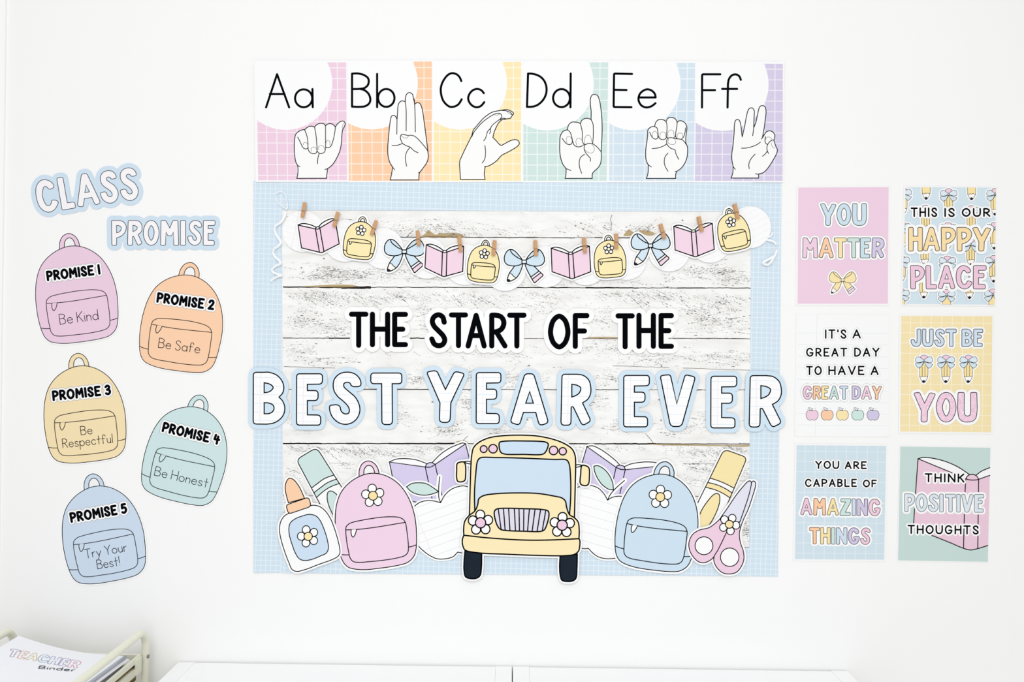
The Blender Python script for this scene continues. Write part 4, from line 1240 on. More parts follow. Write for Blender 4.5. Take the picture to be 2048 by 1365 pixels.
# the white curling ribbon that carries it: one thing, behind the discs
RIB = (247, 249, 251)
it = Item('garland_ribbon', 'white curling ribbon carrying the garland of paper discs', 'ribbon', None, 0.0019, 0.0003)
mid = [(572, 430)] + [(d[0], d[1]-28) for d in DISCS] + [(1536, 470)]
pts = []
for i in range(len(mid)-1):
    p0 = mid[max(0, i-1)]; p3 = mid[min(len(mid)-1, i+2)]
    pts += cr(p0 if i else (mid[0][0]-20, mid[0][1]-6), mid[i], mid[i+1], p3 if i+2 < len(mid) else (mid[-1][0]+20, mid[-1][1]+4), 8)
it.root.line(pts, 3.4, RIB, d=0.0020)
def curl(label, pts, w=4.2, th=0.0004):
    """one curled end: a narrow band bent in and out of the wall plane"""
    s = it.sheet('ribbon_curl', label)
    P = [Vector((x, y, z)) for x, y, z in pts]
    S3 = []
    for i in range(len(P)-1):
        a, b, c, d = P[max(0, i-1)], P[i], P[i+1], P[min(len(P)-1, i+2)]
        for j in range(8):
            t = j/8.0
            S3.append(0.5*((2*b) + (c-a)*t + (2*a-5*b+4*c-d)*t*t + (3*b-a-3*c+d)*t**3))
    S3.append(P[-1])
    vs = []
    n = len(S3)
    for i, p in enumerate(S3):
        q = S3[min(n-1, i+1)] - S3[max(0, i-1)]
        l = math.hypot(q.x, q.y) or 1e-6
        nx, ny = -q.y/l, q.x/l
        ww = w * 0.5
        for sg, dz in ((1, 0.0), (-1, 0.0), (-1, -th), (1, -th)):
            vs.append(W(p.x + nx*ww*sg, p.y + ny*ww*sg, 0.0022 + max(0, p.z)*S + dz + (0.0006 if sg > 0 else 0.0), it.k))
    fs = []
    for i in range(n-1):
        for j in range(4):
            fs.append((i*4+j, (i+1)*4+j, (i+1)*4+(j+1) % 4, i*4+(j+1) % 4))
    s.raw(vs, fs, RIB)
curl('long loose curls hanging at the left end', [(572, 424, 2), (569, 436, 3), (562, 446, 4), (553, 452, 4), (550, 460, 2), (553, 470, 1), (559, 478, 3), (563, 486, 5),
      (558, 493, 5), (549, 499, 3), (547, 507, 1), (552, 515, 2), (560, 522, 4), (562, 528, 5), (552, 533, 4), (545, 539, 2), (547, 545, 1), (557, 549, 4), (565, 551, 5), (556, 554, 4), (546, 559, 2), (542, 564, 1)])
curl('thin loop above the left end', [(575, 420, 2), (566, 414, 3), (557, 406, 3), (551, 393, 2)], 2.2)
curl('faint bow loop above the left end', [(576, 418, 2), (575, 402, 3), (570, 388, 4), (561, 384, 3), (552, 388, 2)], 2.0)
curl('curl behind the right end', [(1536, 476, 1), (1541, 472, 2), (1544, 466, 3)], 3.0)
curl('loose end at the right', [(1533, 480, 2), (1540, 482, 3), (1546, 484, 3), (1552, 490, 2)], 4.0)
curl('crumpled tail at the right', [(1553, 500, 2), (1549, 510, 4), (1543, 520, 5), (1535, 530, 3), (1525, 526, 4), (1538, 518, 6), (1546, 514, 4), (1541, 527, 2)], 4.6)
it.build()
for i, (x, y, rr, ang) in enumerate(DISCS):
    nm = 'left end' if i == 0 else 'right end' if i == 11 else None
    it = Item('paper_disc', ('lined white paper disc at the %s of the garland' % nm) if nm else '%s lined white paper disc from the left end of the garland' % ORD[i],
              'disc', 'paper discs of the garland', 0.0026 if i % 2 == 0 else 0.0031, 0.0003)
    m = grid_mat('lined_disc_paper', DISC, (240, 242, 245), 0, 11.5, 0, 1.0, 0, 0.2, math.radians(-ang))
    it.card(ellipse(x, y, rr, rr, 64), m)
    a = math.radians(ang)
    if i in (0,):
        t = rot_about((x, y), ang)
        it.root.line([t((x-16, y-38)), t((x-16, y+38))], 1.2, (240, 234, 238), cap=False)
    it.build()
# ---- the hanging pictures
BK_C = (1388, 600)
def book(name, label, cat, group, at, ang, sc, col, base, w=2.1, border=4.2, page=(252, 252, 252), th=0.0005):
    tr = rot_about(BK_C, ang - 2.1, sc / 9.286, at)
    P = lambda s: path(s, tr, step=1.2)
    it = Item(name, label, cat, group, base, th)
    whole = P("1045,465c 1110,453 1200,473 1290,518 1365,573c 1388,566 1418,568c 1480,523 1580,488 1680,476 1740,495c 1722,960c 1415,1045 1370,1054 1330,1040c 1020,892c z")
    it.card(contour([whole], [], border), (252, 252, 252))
    r = it.root
    s = it.sheet('pages', 'white page edges')
    s.fill(P("1045,465c 1110,453 1200,473 1290,518 1365,573c 1345,600c z"), page); s.fill(P("1418,568c 1480,523 1580,488 1680,476 1740,495c 1428,600c z"), page)
    s.line(P("1045,465 1110,453 1200,473 1290,518 1365,573"), w); s.line(P("1418,568 1480,523 1580,488 1680,476 1740,495"), w)
    for c in ("1045,465c 1345,600c 1330,1040c 1020,892c z", "1428,600c 1740,495c 1722,960c 1415,1045c z"):
        s = it.sheet('book_cover'); s.fill(P(c), col); s.line(P(c), w, closed=True)
    s = it.sheet('spine')
    s.fill(P("1345,600c 1388,612 1428,600c 1415,1045c 1372,1056 1330,1040c z"), col)
    s.fill(P("1345,600c 1362,578 1388,567 1415,578 1428,600c 1388,612 z"), page)
    s.line(P("1345,600 1330,1040"), w); s.line(P("1428,600 1415,1045"), w); s.line(P("1345,600c 1362,578 1388,567 1415,578 1428,600c 1388,612 z"), w*0.9, closed=True)
    s.line(P("1330,1040 1372,1056 1415,1045"), w)
    return it
GG = 'pictures pegged along the garland'
CB = (244, 216, 232)
for i, (at, a, sc, where) in enumerate((((635.5, 457.3), -9.6, 1.0, 'the left end of the garland'), ((889.5, 504.6), 2.1, 1.0, 'left of the middle yellow backpack of the garland'),
                                ((1141.3, 508), -3.4, 1.02, 'right of the middle bow of the garland'), ((1387, 463.6), -4.5, 1.03, 'left of the last yellow backpack of the garland'))):
    book('book_cutout', 'open pink book cutout pegged at ' + where if i == 0 else 'open pink book cutout ' + where, 'cutout', GG, at, a, sc, CB, 0.0040 if i in (0, 3) else 0.0050).build()
for i, (at, a, where) in enumerate((((719.3, 485.3), 7.4, 'right of the first pink book of the garland'), ((966.9, 532.4), 5.4, 'left of the middle bow of the garland'),
                              ((1220, 522.4), -4.4, 'left of the last bow of the garland'), ((1467.6, 468.2), -12.4, 'at the right end of the garland'))):
    it, tr = backpack('backpack_cutout', 'small yellow daisy backpack cutout ' + where, 'cutout', GG, at, a, 0.39, (251, 236, 184), 4.2, 1.7, 0.0048, INK, (253, 252, 248), (253, 253, 253),
                      ((530, 447), 17.4, 9.4, 2, (251, 240, 205), 9.0))
    it.build()
for i, (at, a, sc, where) in enumerate((((808.6, 503.8), 0, 1.0, 'nearest the left end'), ((1048.4, 524.1), 0, 1.0, 'in the middle'), ((1301, 491.7), -1.0, 0.97, 'nearest the right end'))):
    it = Item('bow_cutout', 'blue pencil bow cutout %s of the garland' % where, 'cutout', GG, 0.0044, 0.0005)
    it.card(contour(bow_shapes(at, a, sc), [], 4.2), (252, 252, 252))
    bow(it, at, a, sc, (213, 231, 243), 2.0)
    it.build()
# ---- clothes pegs: two wooden legs and a wire spring each
PEGW, nt, b = node_mat('peg_wood', 0.7, 0.1)
tc = nt.nodes.new('ShaderNodeTexCoord'); mp = nt.nodes.new('ShaderNodeMapping'); mp.inputs['Scale'].default_value = (900, 900, 60)
nz = nt.nodes.new('ShaderNodeTexNoise'); nz.inputs['Scale'].default_value = 1.0
nt.links.new(tc.outputs['Object'], mp.inputs['Vector']); nt.links.new(mp.outputs[0], nz.inputs['Vector'])
nt.links.new(mix_color(nt, nz.outputs['Fac'], rgb((196, 148, 106)), rgb((216, 174, 134))), b.inputs['Base Color'])
WIRE = paper((150, 130, 112), 0.4, 0.4)
PEGS = [((610, 405.5), (605.3, 436.5), 'over the first paper disc at the left end'), ((676.5, 424.5), (668.5, 454.5), 'on the first pink book'), ((753.2, 441.5), (743.3, 471.4), 'on the first yellow backpack'),
        ((835.6, 461.5), (838.2, 492.8), 'on the first blue bow'), ((918.8, 473.4), (922, 503.5), 'on the second pink book'), ((990.2, 481.2), (987, 511.4), 'on the second yellow backpack'),
        ((1071, 481.2), (1072.3, 511.4), 'on the middle blue bow'), ((1168.3, 475.5), (1170.3, 505), 'on the third pink book'), ((1233, 467.6), (1233, 497), 'on the third yellow backpack'),
        ((1321.3, 448.5), (1329.2, 478), 'on the last blue bow'), ((1397.4, 433.4), (1404.4, 463.8), 'on the last pink book'), ((1469.5, 408.2), (1476.5, 438.6), 'on the last yellow backpack')]
def leg_vf(L, w, back):
    """one leg of a peg along -z, thickness towards -y; notched for the spring"""
    prof = [(0.0, 0.0), (0.0, 0.0032), (-0.30*L, 0.0030), (-0.52*L, 0.0034), (-0.56*L, 0.0024), (-0.61*L, 0.0034), (-0.92*L, 0.0022), (-L, 0.0009), (-L, 0.0)]
    if back: prof = [(z, -t) for z, t in prof]
    n = len(prof)
    v = [(x, -t, z) for x in (-w/2, w/2) for z, t in prof]
    f = [tuple(range(n)), tuple(reversed(range(n, 2*n)))] + [(i, n+i, n+(i+1) % n, (i+1) % n) for i in range(n)]
    return v, f
fv, ff = leg_vf(0.0362, 0.0078, False); bv, bf = leg_vf(0.0362, 0.0078, True)
coil = [(0.0039*math.cos(t)*1.0, -0.0016 - 0.0014*math.sin(t*2), -0.0208 + 0.0011*math.sin(t)) for t in (i*math.pi/8 for i in range(17))]
sv, sf = tube_vf([(-0.0043, 0.0030, -0.0212), (-0.0044, -0.0038, -0.0205), (0.0, -0.0042, -0.0203), (0.0044, -0.0038, -0.0205), (0.0043, 0.0030, -0.0212)], 0.00055, 6)
PEG = None
for (t, b2, where) in PEGS:
    lab = 'tiny wooden clothes peg ' + where
    if PEG is None:
        PEG = empty('clothes_peg', lab, 'clothes peg', (0, 0, 0), 'clothes pegs along the garland')
        kids = [mesh_obj('peg_leg', fv, ff, PEGW, PEG), mesh_obj('peg_leg', bv, bf, PEGW, PEG), mesh_obj('spring', sv, sf, WIRE, PEG)]
        kids[1].rotation_euler = (math.radians(-3), 0, math.radians(0))
        kids[1].location = (-0.0012, 0.0002, 0)
        r = PEG
    else:
        r = PEG.copy(); SC.collection.objects.link(r); r['label'] = lab
        for k in kids:
            c = k.copy(); SC.collection.objects.link(c); c.parent = r
    dd = 0.0092
    f = (D-dd)/D
    p = W(t[0], t[1], dd, f)
    r.location = p
    a = math.atan2(t[0]-b2[0], b2[1]-t[1])     # lean of the top towards the right
    r.rotation_euler = (0, a - ROLL, 0)
# ------------------------------------------------------------------ school things along the bottom of the board
CG = 'school supply cutouts along the bottom of the board'
CARD = (252, 252, 252)
LW = 1.85
def lined_card(name, deg, pitch=17.0):
    return grid_mat(name, (251, 251, 252), (229, 229, 233), 0, pitch, 0, 1.1, 0, 0.3, math.radians(deg))
# markers behind
def marker(label, z, outline, bands, ov, col, base):
    it = Item('marker_cutout', label, 'cutout', CG, base, 0.0005)
    o = path(outline, z)
    it.card(contour([o], [], 4.2), CARD)
    r = it.root
    r.fill(o, (250, 250, 250))
    c = it.sheet('marker_cap', 'coloured cap')
    c.fill(path(bands[0], z), col)
    b = it.sheet('stripe', 'coloured stripe below the cap')
    b.fill(path(bands[1], z), col)
    e = it.sheet('label_oval', 'coloured oval on the barrel')
    q = path(ov, z); e.fill(q, col); e.line(q, LW, closed=True)
    for s in bands[2:]: b.line(path(s, z), LW)
    r.line(o, LW, closed=True)
    it.build()
zg = Z(540, 880, 4.875)
marker('white marker cutout with a teal cap behind the glue bottle', zg, "258,195r50 455,75r60 880,750c 640,915c z",
       ("258,195r50 455,75r60 625,345c 530,380 460,430 405,472c z", "428,518c 490,470 560,420 652,382c 680,425c 590,460 520,505 455,562c z",
        "405,472 460,430 530,380 622,345", "428,518 490,470 560,420 652,382", "455,562 520,505 590,460 680,425"),
       "590,500 565,515 558,570 580,660 640,770 700,830 740,830 740,740 710,620 660,545 620,510 z", (208, 229, 226), 0.0022)
zs = Z(1360, 890, 5.055)
marker('white marker cutout with a yellow cap behind the scissors', zs, "445,45r60 678,130r50 310,1000c 60,830c z",
       ("445,45r60 678,130r50 547,440c 460,395 380,362 302,337c z", "281,382c 370,405 450,440 527,488c 505,537c 430,490 350,455 258,430c z",
        "302,337 380,362 460,395 547,440", "281,382 370,405 450,440 527,488", "258,430 350,455 430,490 505,537"),
       "375,493 340,505 280,570 220,660 187,745 180,830 200,870 250,860 295,812 350,720 390,620 402,550 395,505 z", (248, 230, 176), 0.0022)
# purple books
PB2 = (215, 206, 237)
def purple_book(label, z, S_):
    it = Item('book_cutout', label, 'cutout', CG, 0.0022, 0.0005)
    whole = path(S_['whole'], z)
    it.card(contour([whole], [], 4.2), CARD)
    for k in ('cov1', 'cov2'):
        s = it.sheet('book_cover'); q = path(S_[k], z); s.fill(q, PB2); s.line(q, LW, closed=True)
    s = it.sheet('pages', 'white page edges')
    for k in ('pg1', 'pg2'):
        q = path(S_[k], z); s.fill(q, (250, 250, 251)); s.line(q, LW, closed=True)
    s = it.sheet('spine')
    q = path(S_['spine'], z); s.fill(q, PB2); s.line(q, LW, closed=True)
    q = path(S_['cap'], z); s.fill(q, PB2); s.line(q, LW, closed=True)
    it.build()
zl = Z(770, 880, 5.46)
purple_book('purple open book cutout behind the apple left of the bus', zl, dict(
    whole="48,243c 120,213 220,206 340,220 410,243 462,265c 490,250 518,252c 600,165 700,95 790,55 850,36 880,45c 990,470c 640,690 585,722 530,720c 130,640c z",
    cov1="48,243c 440,298c 530,720c 130,640c z", cov2="548,270c 880,45c 990,470c 640,690c z",
    pg1="48,243c 120,213 220,206 340,220 410,243 465,265c 440,298c z", pg2="515,250c 600,165 700,95 790,55 850,36 880,45c 548,270c z",
    spine="440,298c 490,300 548,270c 640,690c 585,722 530,720c z", cap="440,298c 455,268 490,250 520,254 548,270c 500,298 z"))
zr = Z(1140, 880, 5.46)
purple_book('purple open book cutout behind the apple right of the bus', zr, dict(
    whole="185,75c 240,66 330,103 440,180 510,240 548,280c 595,292c 660,266 760,248 860,243 965,256 1012,283c 930,690c 510,745 460,740 410,715c 60,500c z",
    cov1="185,75c 503,302c 410,715c 60,500c z", cov2="603,328c 1012,283c 930,690c 510,745c z",
    pg1="185,75c 240,66 330,103 440,180 510,240 545,280c 503,302c z", pg2="595,294c 660,266 760,248 860,243 965,256 1012,283c 603,328c z",
    spine="503,302c 550,324 603,328c 510,745c 460,742 410,715c z", cap="503,302c 515,286 550,278 590,293 603,328c 550,322 z"))
# lined-paper apples
def apple(label, z, body, stem, leaf, deg, margin):
    it = Item('apple_cutout', label, 'cutout', CG, 0.0032, 0.0005)
    o = path(body, z); st = path(stem, z); lf = path(leaf, z)
    it.card(contour([o, lf], [(st, 1.0)], 4.2), CARD)
    b = it.root
    b.fill(o, lined_card('lined_apple_paper', deg)); b.line(path(margin, z), 1.4, (238, 234, 238), cap=False); b.line(o, LW, closed=True)
    s = it.sheet('stem'); s.line(st, LW)
    l = it.sheet('leaf', 'teal leaf')
    l.fill(lf, (207, 229, 225)); l.line(lf, LW, closed=True)
    it.build()
apple('white lined paper apple cutout left of the bus', zl,
      "608,688c 650,610 720,545 800,512 860,505 905,514 950,530 1000,580 1050,700 1060,900 1040,1050 990,1180 930,1235 860,1240 795,1228c 740,1280 640,1303 560,1298 480,1260 420,1215 365,1158 320,1050 290,900 290,800 300,750 325,725 380,685 440,668 520,667 z",
      "608,688 590,640 585,580 588,500 598,405", "235,515c 290,480 370,470 450,480 520,520 585,567c 520,592 430,606 340,592 280,562 z", 20.5, "350,850 440,1060 512,1240")
apple('white lined paper apple cutout right of the bus', zr,
      "410,660c 370,590 310,530 250,505 200,498 150,500 80,525 30,600 0,750 10,950 50,1100 100,1170 150,1190 200,1187c 250,1240 310,1280 380,1298 440,1300 510,1290 590,1240 650,1130 680,950 670,750 640,660 578,622 500,620 450,635 z",
      "410,660 440,600 500,530 595,445", "260,290c 300,283 370,320 430,390 465,470 475,550c 420,540 350,490 300,420 270,350 z", -15.5, "118,530 100,720 78,980")
# big backpacks
it, tr = backpack('backpack_cutout', 'large pink daisy backpack cutout at the bottom left of the board', 'cutout', CG, (751.25, 1053.0), -7.3, 0.989, (241, 212, 232), 4.6, LW, 0.0043, INK,
                  (252, 252, 252), CARD, ((555, 442), 14.8, 8.5, 1, (250, 228, 170), 9.0)); it.build()
it, tr = backpack('backpack_cutout', 'large blue daisy backpack cutout at the bottom right of the board', 'cutout', CG, (1314.0, 1055.7), 7.36, 1.0, (206, 225, 240), 4.6, LW, 0.0043, INK,
                  (252, 252, 252), CARD, ((533, 447), 14.8, 8.5, -6, (250, 228, 170), 9.0)); it.build()
# glue bottle
it = Item('glue_bottle_cutout', 'white glue bottle cutout with an orange nozzle and blue daisy label', 'cutout', CG, 0.0054, 0.0005)
body = path("400,642 440,640 490,655 540,695 590,770 630,870 660,970 680,1060 680,1110 660,1140 600,1172 480,1215 340,1268 260,1285 215,1265 185,1200 150,1110 110,980 93,880 105,800 140,745 185,718 z", zg)
lab = path("385,728 330,740 250,770 200,810 185,860 190,930 215,1020 250,1110 285,1160 330,1178 400,1170 490,1135 550,1105 570,1060 560,980 530,880 490,790 450,745 z", zg)
col = path("155,638r28 378,560r34 403,650r34 182,725r30 z", zg)
tip = path("180,615c 155,520 150,450 165,400 190,375 230,390 280,450 315,520 337,572c z", zg)
it.card(contour([body], [(tip, 0.3), (col + [col[0]], 0.3)], 4.4), CARD)
it.root.fill(body, (250, 250, 251)); it.root.line(body, LW, closed=True)
s = it.sheet('nozzle', 'orange nozzle'); s.fill(tip, (251, 209, 174)); s.line(tip, LW, closed=True)
s = it.sheet('collar', 'orange screw collar'); s.fill(col, (251, 209, 174)); s.line(col, LW, closed=True)
s = it.sheet('bottle_label', 'blue label'); s.fill(lab, (206, 224, 243)); s.line(lab, LW, closed=True)
f = it.sheet('flower', 'five white petals round a yellow centre', s)
flower(f, zg((373, 943)), 13.9, 7.7, -17, (251, 231, 178), LW, cr_=8.3)
it.build()
# scissors
it = Item('scissors_cutout', 'scissors cutout with pink handles and a daisy pivot', 'cutout', CG, 0.0054, 0.0005)
b1 = path("400,755c 425,718 480,640 560,520 640,420 690,370 712,368 720,385 715,430 690,530 650,650 605,780c 500,800 z", zs)
b2 = path("720,385 740,368 760,378 762,420 740,500 690,650 640,760 612,835c 540,830c 605,780c 650,650 690,530 715,430 z", zs)
h1 = path("400,755c 350,800 290,840 200,862 130,905 92,980 95,1060 130,1130 190,1185 250,1193 310,1165 345,1130 380,1070 430,970 470,885c 500,800c z", zs)
h2 = path("470,885c 430,970 380,1070 345,1130 343,1180 370,1240 430,1295 500,1307 570,1290 620,1230 645,1160 640,1080 610,990 600,900 612,835c 540,820c z", zs)
it.card(contour([], [(q + [q[0]], 9.0) for q in (b1, b2, h1, h2)], -4.6)[:1], CARD)
for nm, q, c in (('blade', b2, (230, 231, 243)), ('blade', b1, (228, 229, 242)), ('handle', h1, (239, 207, 226)), ('handle', h2, (239, 207, 226))):
    s = it.sheet(nm); s.fill(q, c); s.line(q, LW, closed=True)
    if nm == 'handle':
        e = ellipse(*zs((242, 1022)), 90/5.055, n=48) if q is h1 else ellipse(*zs((502, 1138)), 93/5.055, n=48)
        s.fill(e, (250, 250, 250)); s.line(e, LW, closed=True)
f = it.sheet('flower', 'five white petals round a yellow centre')
flower(f, zs((498, 805)), 13.5, 7.5, 26, (250, 229, 176), LW, cr_=8.0)
it.build()
# school bus
zb = Z(900, 860, 4.334)
P = lambda s: path(s, zb)
it = Item('school_bus_cutout', 'yellow school bus cutout seen from the front with daisy headlights', 'cutout', CG, 0.0066, 0.0006)
YB, BW = (251, 234, 188), 2.75
up = P("168,740c 175,500 182,300 190,210 205,155 250,110 340,70 460,52 620,47 760,55 900,85 1000,125 1060,170 1085,230 1089,320 1085,500 1078,765c z")
hood = P("120,915c 118,860 130,790 165,745 215,705 240,650 250,600 290,572 400,555 580,548 760,553 900,575 970,592 1000,620 1010,670 1035,735 1080,765 1110,800 1120,870 1118,945c 900,955 700,958 500,950 300,935 z")
bump = P("120,915c 108,950 110,1000 130,1042 250,1068 500,1080 760,1090 1000,1092 1080,1080 1115,1050 1125,1000 1125,960 1118,945c 900,955 700,958 500,950 300,935 z")
wh = [P("130,1050c 122,1150 122,1220 135,1275 170,1290 230,1288 260,1265 272,1200 275,1070c z"), P("955,1090c 950,1180 955,1260 970,1305 1010,1316 1060,1312 1090,1290 1100,1200 1103,1080c z")]
mir = [P("62,295 80,283 118,280 132,300 135,400 128,440 100,452 68,448 58,420 58,350 z"), P("1145,310 1190,318 1205,335 1208,400 1200,470 1180,485 1140,478 1128,460 1132,390 z")]
arms = [["118,279 150,273 184,278", "132,284 152,293 182,297"], ["1090,305 1115,303 1150,309", "1090,326 1115,322 1142,312"]]
it.card(contour([], [(q + [q[0]], 12.0) for q in (up, hood, bump, wh[0], wh[1], mir[0], mir[1])] + [(P(a), 12.0) for m in arms for a in m], -7.6)[:1], CARD)
r = it.root
for q in wh:
    s = it.sheet('wheel', 'dark tyre'); s.fill(q, (34, 43, 53)); s.line(q, BW, closed=True)
r.fill(up, YB); r.line(up, BW, closed=True)
s = it.sheet('windshield', 'pale blue windscreen')
q = P("215,705c 212,560 222,400 240,270 262,245 400,242 640,247 900,258 1008,262 1030,290 1045,420 1045,600 1035,745c z"); s.fill(q, (208, 226, 243)); s.line(q, BW, closed=True)
s = it.sheet('destination_window', 'pale blue window over the windscreen')
q = P("425,135 430,110 452,102 640,98 830,108 850,122 848,150 820,203 790,215 640,214 470,210 440,195 z"); s.fill(q, (207, 226, 244)); s.line(q, BW, closed=True)
for x, y, rr in ((292, 168, 30), (373, 165, 37), (897, 180, 37), (977, 187, 32)):
    s = it.sheet('roof_light', 'round pink light'); e = ellipse(*zb((x, y)), rr/4.334, n=30); s.fill(e, (240, 209, 228)); s.line(e, BW*.9, closed=True)
for q, am in zip(mir, arms):
    s = it.sheet('mirror', 'yellow wing mirror on a short arm'); s.fill(q, YB); s.line(q, BW, closed=True)
    for a in am: s.line(P(a), BW*.75)
s = it.sheet('hood'); s.fill(hood, YB); s.line(hood, BW, closed=True)
b = it.sheet('bumper'); b.fill(bump, YB); b.line(bump, BW, closed=True)
g = it.sheet('grille', 'pale lilac grille with black bars')
q = P("385,710 400,690 450,682 640,685 800,692 850,705 858,735 840,820 815,870 780,882 640,880 500,875 440,865 415,840 390,770 z"); g.fill(q, (226, 222, 236))
for xt, xb, yt, yb in zip((418, 463, 508, 557, 598, 640, 688, 737, 785, 830), (443, 478, 520, 568, 602, 638, 672, 712, 755, 800), (687, 683, 683, 684, 685, 685, 687, 689, 692, 700), (862, 870, 875, 877, 878, 879, 880, 881, 881, 874)):
    g.line([zb((xt, yt)), zb((xb, yb))], BW*.85, cap=False)
g.line(q, BW, closed=True)
for x, y, ro in ((265, 807, -2), (972, 828, 3)):
    s = it.sheet('headlight', 'white daisy headlight with a pink centre')
    flower(s, zb((x, y)), 16.1, 9.0, ro, (239, 205, 226), BW*.9, cr_=10.3)
it.build()
# ------------------------------------------------------------------ cabinets and trolley under the board
CABW, nt, b = node_mat('white_foil_panels', 0.45, 0.25)
b.inputs['Base Color'].default_value = rgb((248, 249, 249)) + (1,)
GAPD = paper((120, 120, 120), 0.8)
ztop = W(700, 1328.3, 0)[2]
xl, xm, xr = W(358.5, 1323.5, 0)[0], W(1024.6, 1333, 0)[0], W(1693, 1342, 0)[0]
def cabinet(x0, x1, label):
    e = empty('storage_cabinet', label, 'cabinet', ((x0+x1)/2, -0.2, 0), 'white storage cabinets below the board')
    ox, oy = (x0+x1)/2, -0.2
    y0, y1, t = -0.392, -0.003, 0.038
    def part(name, a0, b0, c0, a1, b1, c1, bev=0.0007, label=None):
        v, f = box_vf(a0-ox, b0-oy, c0, a1-ox, b1-oy, c1, bev)
        o = mesh_obj(name, v, f, CABW, e)
        if label: o['label'] = label
        return o
    part('side_panel', x0, y0, 0, x0+t, y1, ztop); part('side_panel', x1-t, y0, 0, x1, y1, ztop)
    g = 0.00016
    part('top_panel', x0+t+g, y0, ztop-t, x1-t-g, y1-0.0015, ztop-0.0006)
    part('bottom_panel', x0+t+g, y0, 0.0, x1-t-g, y1, t)
    part('back_panel', x0+t+g, y1-0.006, t+.001, x1-t-g, y1-0.001, ztop-t-.001)
    xc = (x0+x1)/2; zc = ztop/2
    part('divider', xc-0.008, y0+0.004, t+.0005, xc+0.008, y1-0.008, ztop-t-.0005)
    for a, c in ((x0+t+g, xc-0.0085), (xc+0.0085, x1-t-g)):
        part('shelf', a, y0+0.004, zc-0.008, c, y1-0.008, zc+0.008)
cabinet(xl, xm-0.0012, 'white storage cabinet nearest the trolley')
cabinet(xm+0.0012, xr, 'white storage cabinet right of the one beside the trolley')
# ---- cream metal trolley
CREAM, nt, b = node_mat('cream_powder_coat', 0.4, 0.3)
b.inputs['Base Color'].default_value = rgb((236, 235, 217)) + (1,)
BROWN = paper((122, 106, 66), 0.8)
SCREW = paper((120, 122, 120), 0.3, 0.6)
yb = -(D - 1.862)                      # back legs stand this far off the wall
pr = unproject(291, 1300, D + yb); pl = unproject(27, 1300, D + yb)
xr_, xl_ = pr.x, pl.x
zrail = unproject(280, 1266.5, 1.84).z
zrim = unproject(276, 1313, 1.84).z
yf = yb - 0.40
tr_ = empty('trolley', 'cream metal trolley holding the binder left of the white cabinets', 'trolley', ((xl_+xr_)/2, (yb+yf)/2, 0))
tx, ty = (xl_+xr_)/2, (yb+yf)/2
def tp(name, vf, m, lab=None, smooth=False, parent=None):
    v, f = vf
    o = mesh_obj(name, [(p[0]-tx, p[1]-ty, p[2]) for p in v], f, m, parent or tr_, (0, 0, 0), smooth)
    if lab: o['label'] = lab
    return o
for x in (xl_, xr_):
    R = 0.036; rt = 0.0085
    P3 = [(x, yb, 0.06), (x, yb, 0.4), (x, yb, zrail-R)]
    P3 += [(x, yb - R + R*math.cos(a), zrail - R + R*math.sin(a)) for a in (i*math.pi/2/8 for i in range(1, 9))]
    P3 += [(x, yf + R - R*math.sin(a), zrail - R + R*math.cos(a)) for a in (i*math.pi/2/8 for i in range(0, 9))]
    P3 += [(x, yf, 0.4), (x, yf, 0.06)]
    tp('side_frame', tube_vf(P3, rt, 16), CREAM, 'bent tube with the push rail on top', True)
    for y in (yb, yf):
        wv, wf = tube_vf([(x-0.011, y, 0.029), (x+0.011, y, 0.029)], 0.028, 20)
        tp('caster', (wv, wf), paper((60, 60, 62), 0.6))
sx_ = xr_
tp('screw', tube_vf([(sx_+0.0070, yb-0.004, unproject(293, 1313, 1.86).z), (sx_+0.0100, yb-0.004, unproject(293, 1313, 1.86).z)], 0.0042, 12), SCREW)
def tray(z):
    """a tray: rim of flat bars, lower bars, a panel floor"""
    x0, x1, y0, y1 = xl_+0.005, xr_-0.005, yf+0.012, yb-0.010
    def ring(za, zb2, t):
        return join_vf(box_vf(x0, y0, za, x0+t, y1, zb2), box_vf(x1-t, y0, za, x1, y1, zb2), box_vf(x0+t, y0, za, x1-t, y0+t, zb2), box_vf(x0+t, y1-t, za, x1-t, y1, zb2))
    p = tp('tray', join_vf(ring(z-0.012, z, 0.006), ring(z-0.040, z-0.022, 0.006)), CREAM)
    tp('tray_floor', box_vf(x0+0.006, y0+0.006, z-0.062, x1-0.006, y1-0.006, z-0.0562), CREAM, None, False)
    for a, b_ in ((x0+0.0062, x0+0.0082), (x1-0.0082, x1-0.0062)):  # dark brown strip behind the gap between upper and lower bars
        tp('tray_slot_strip', box_vf(a, y0+0.012, z-0.055, b_, y1-0.012, z-0.004), BROWN, 'dark brown strip seen between the rim bars')
    for yy in (y0+0.02, y1-0.02):
        for xx, s in ((x0, -1), (x1, 1)):
            tp('bracket', box_vf(min(xx, xx+s*0.005), yy-0.012, z-0.036, max(xx, xx+s*0.005), yy+0.012, z-0.002), CREAM)
for z in (zrim, zrim-0.30, zrim-0.60): tray(z)
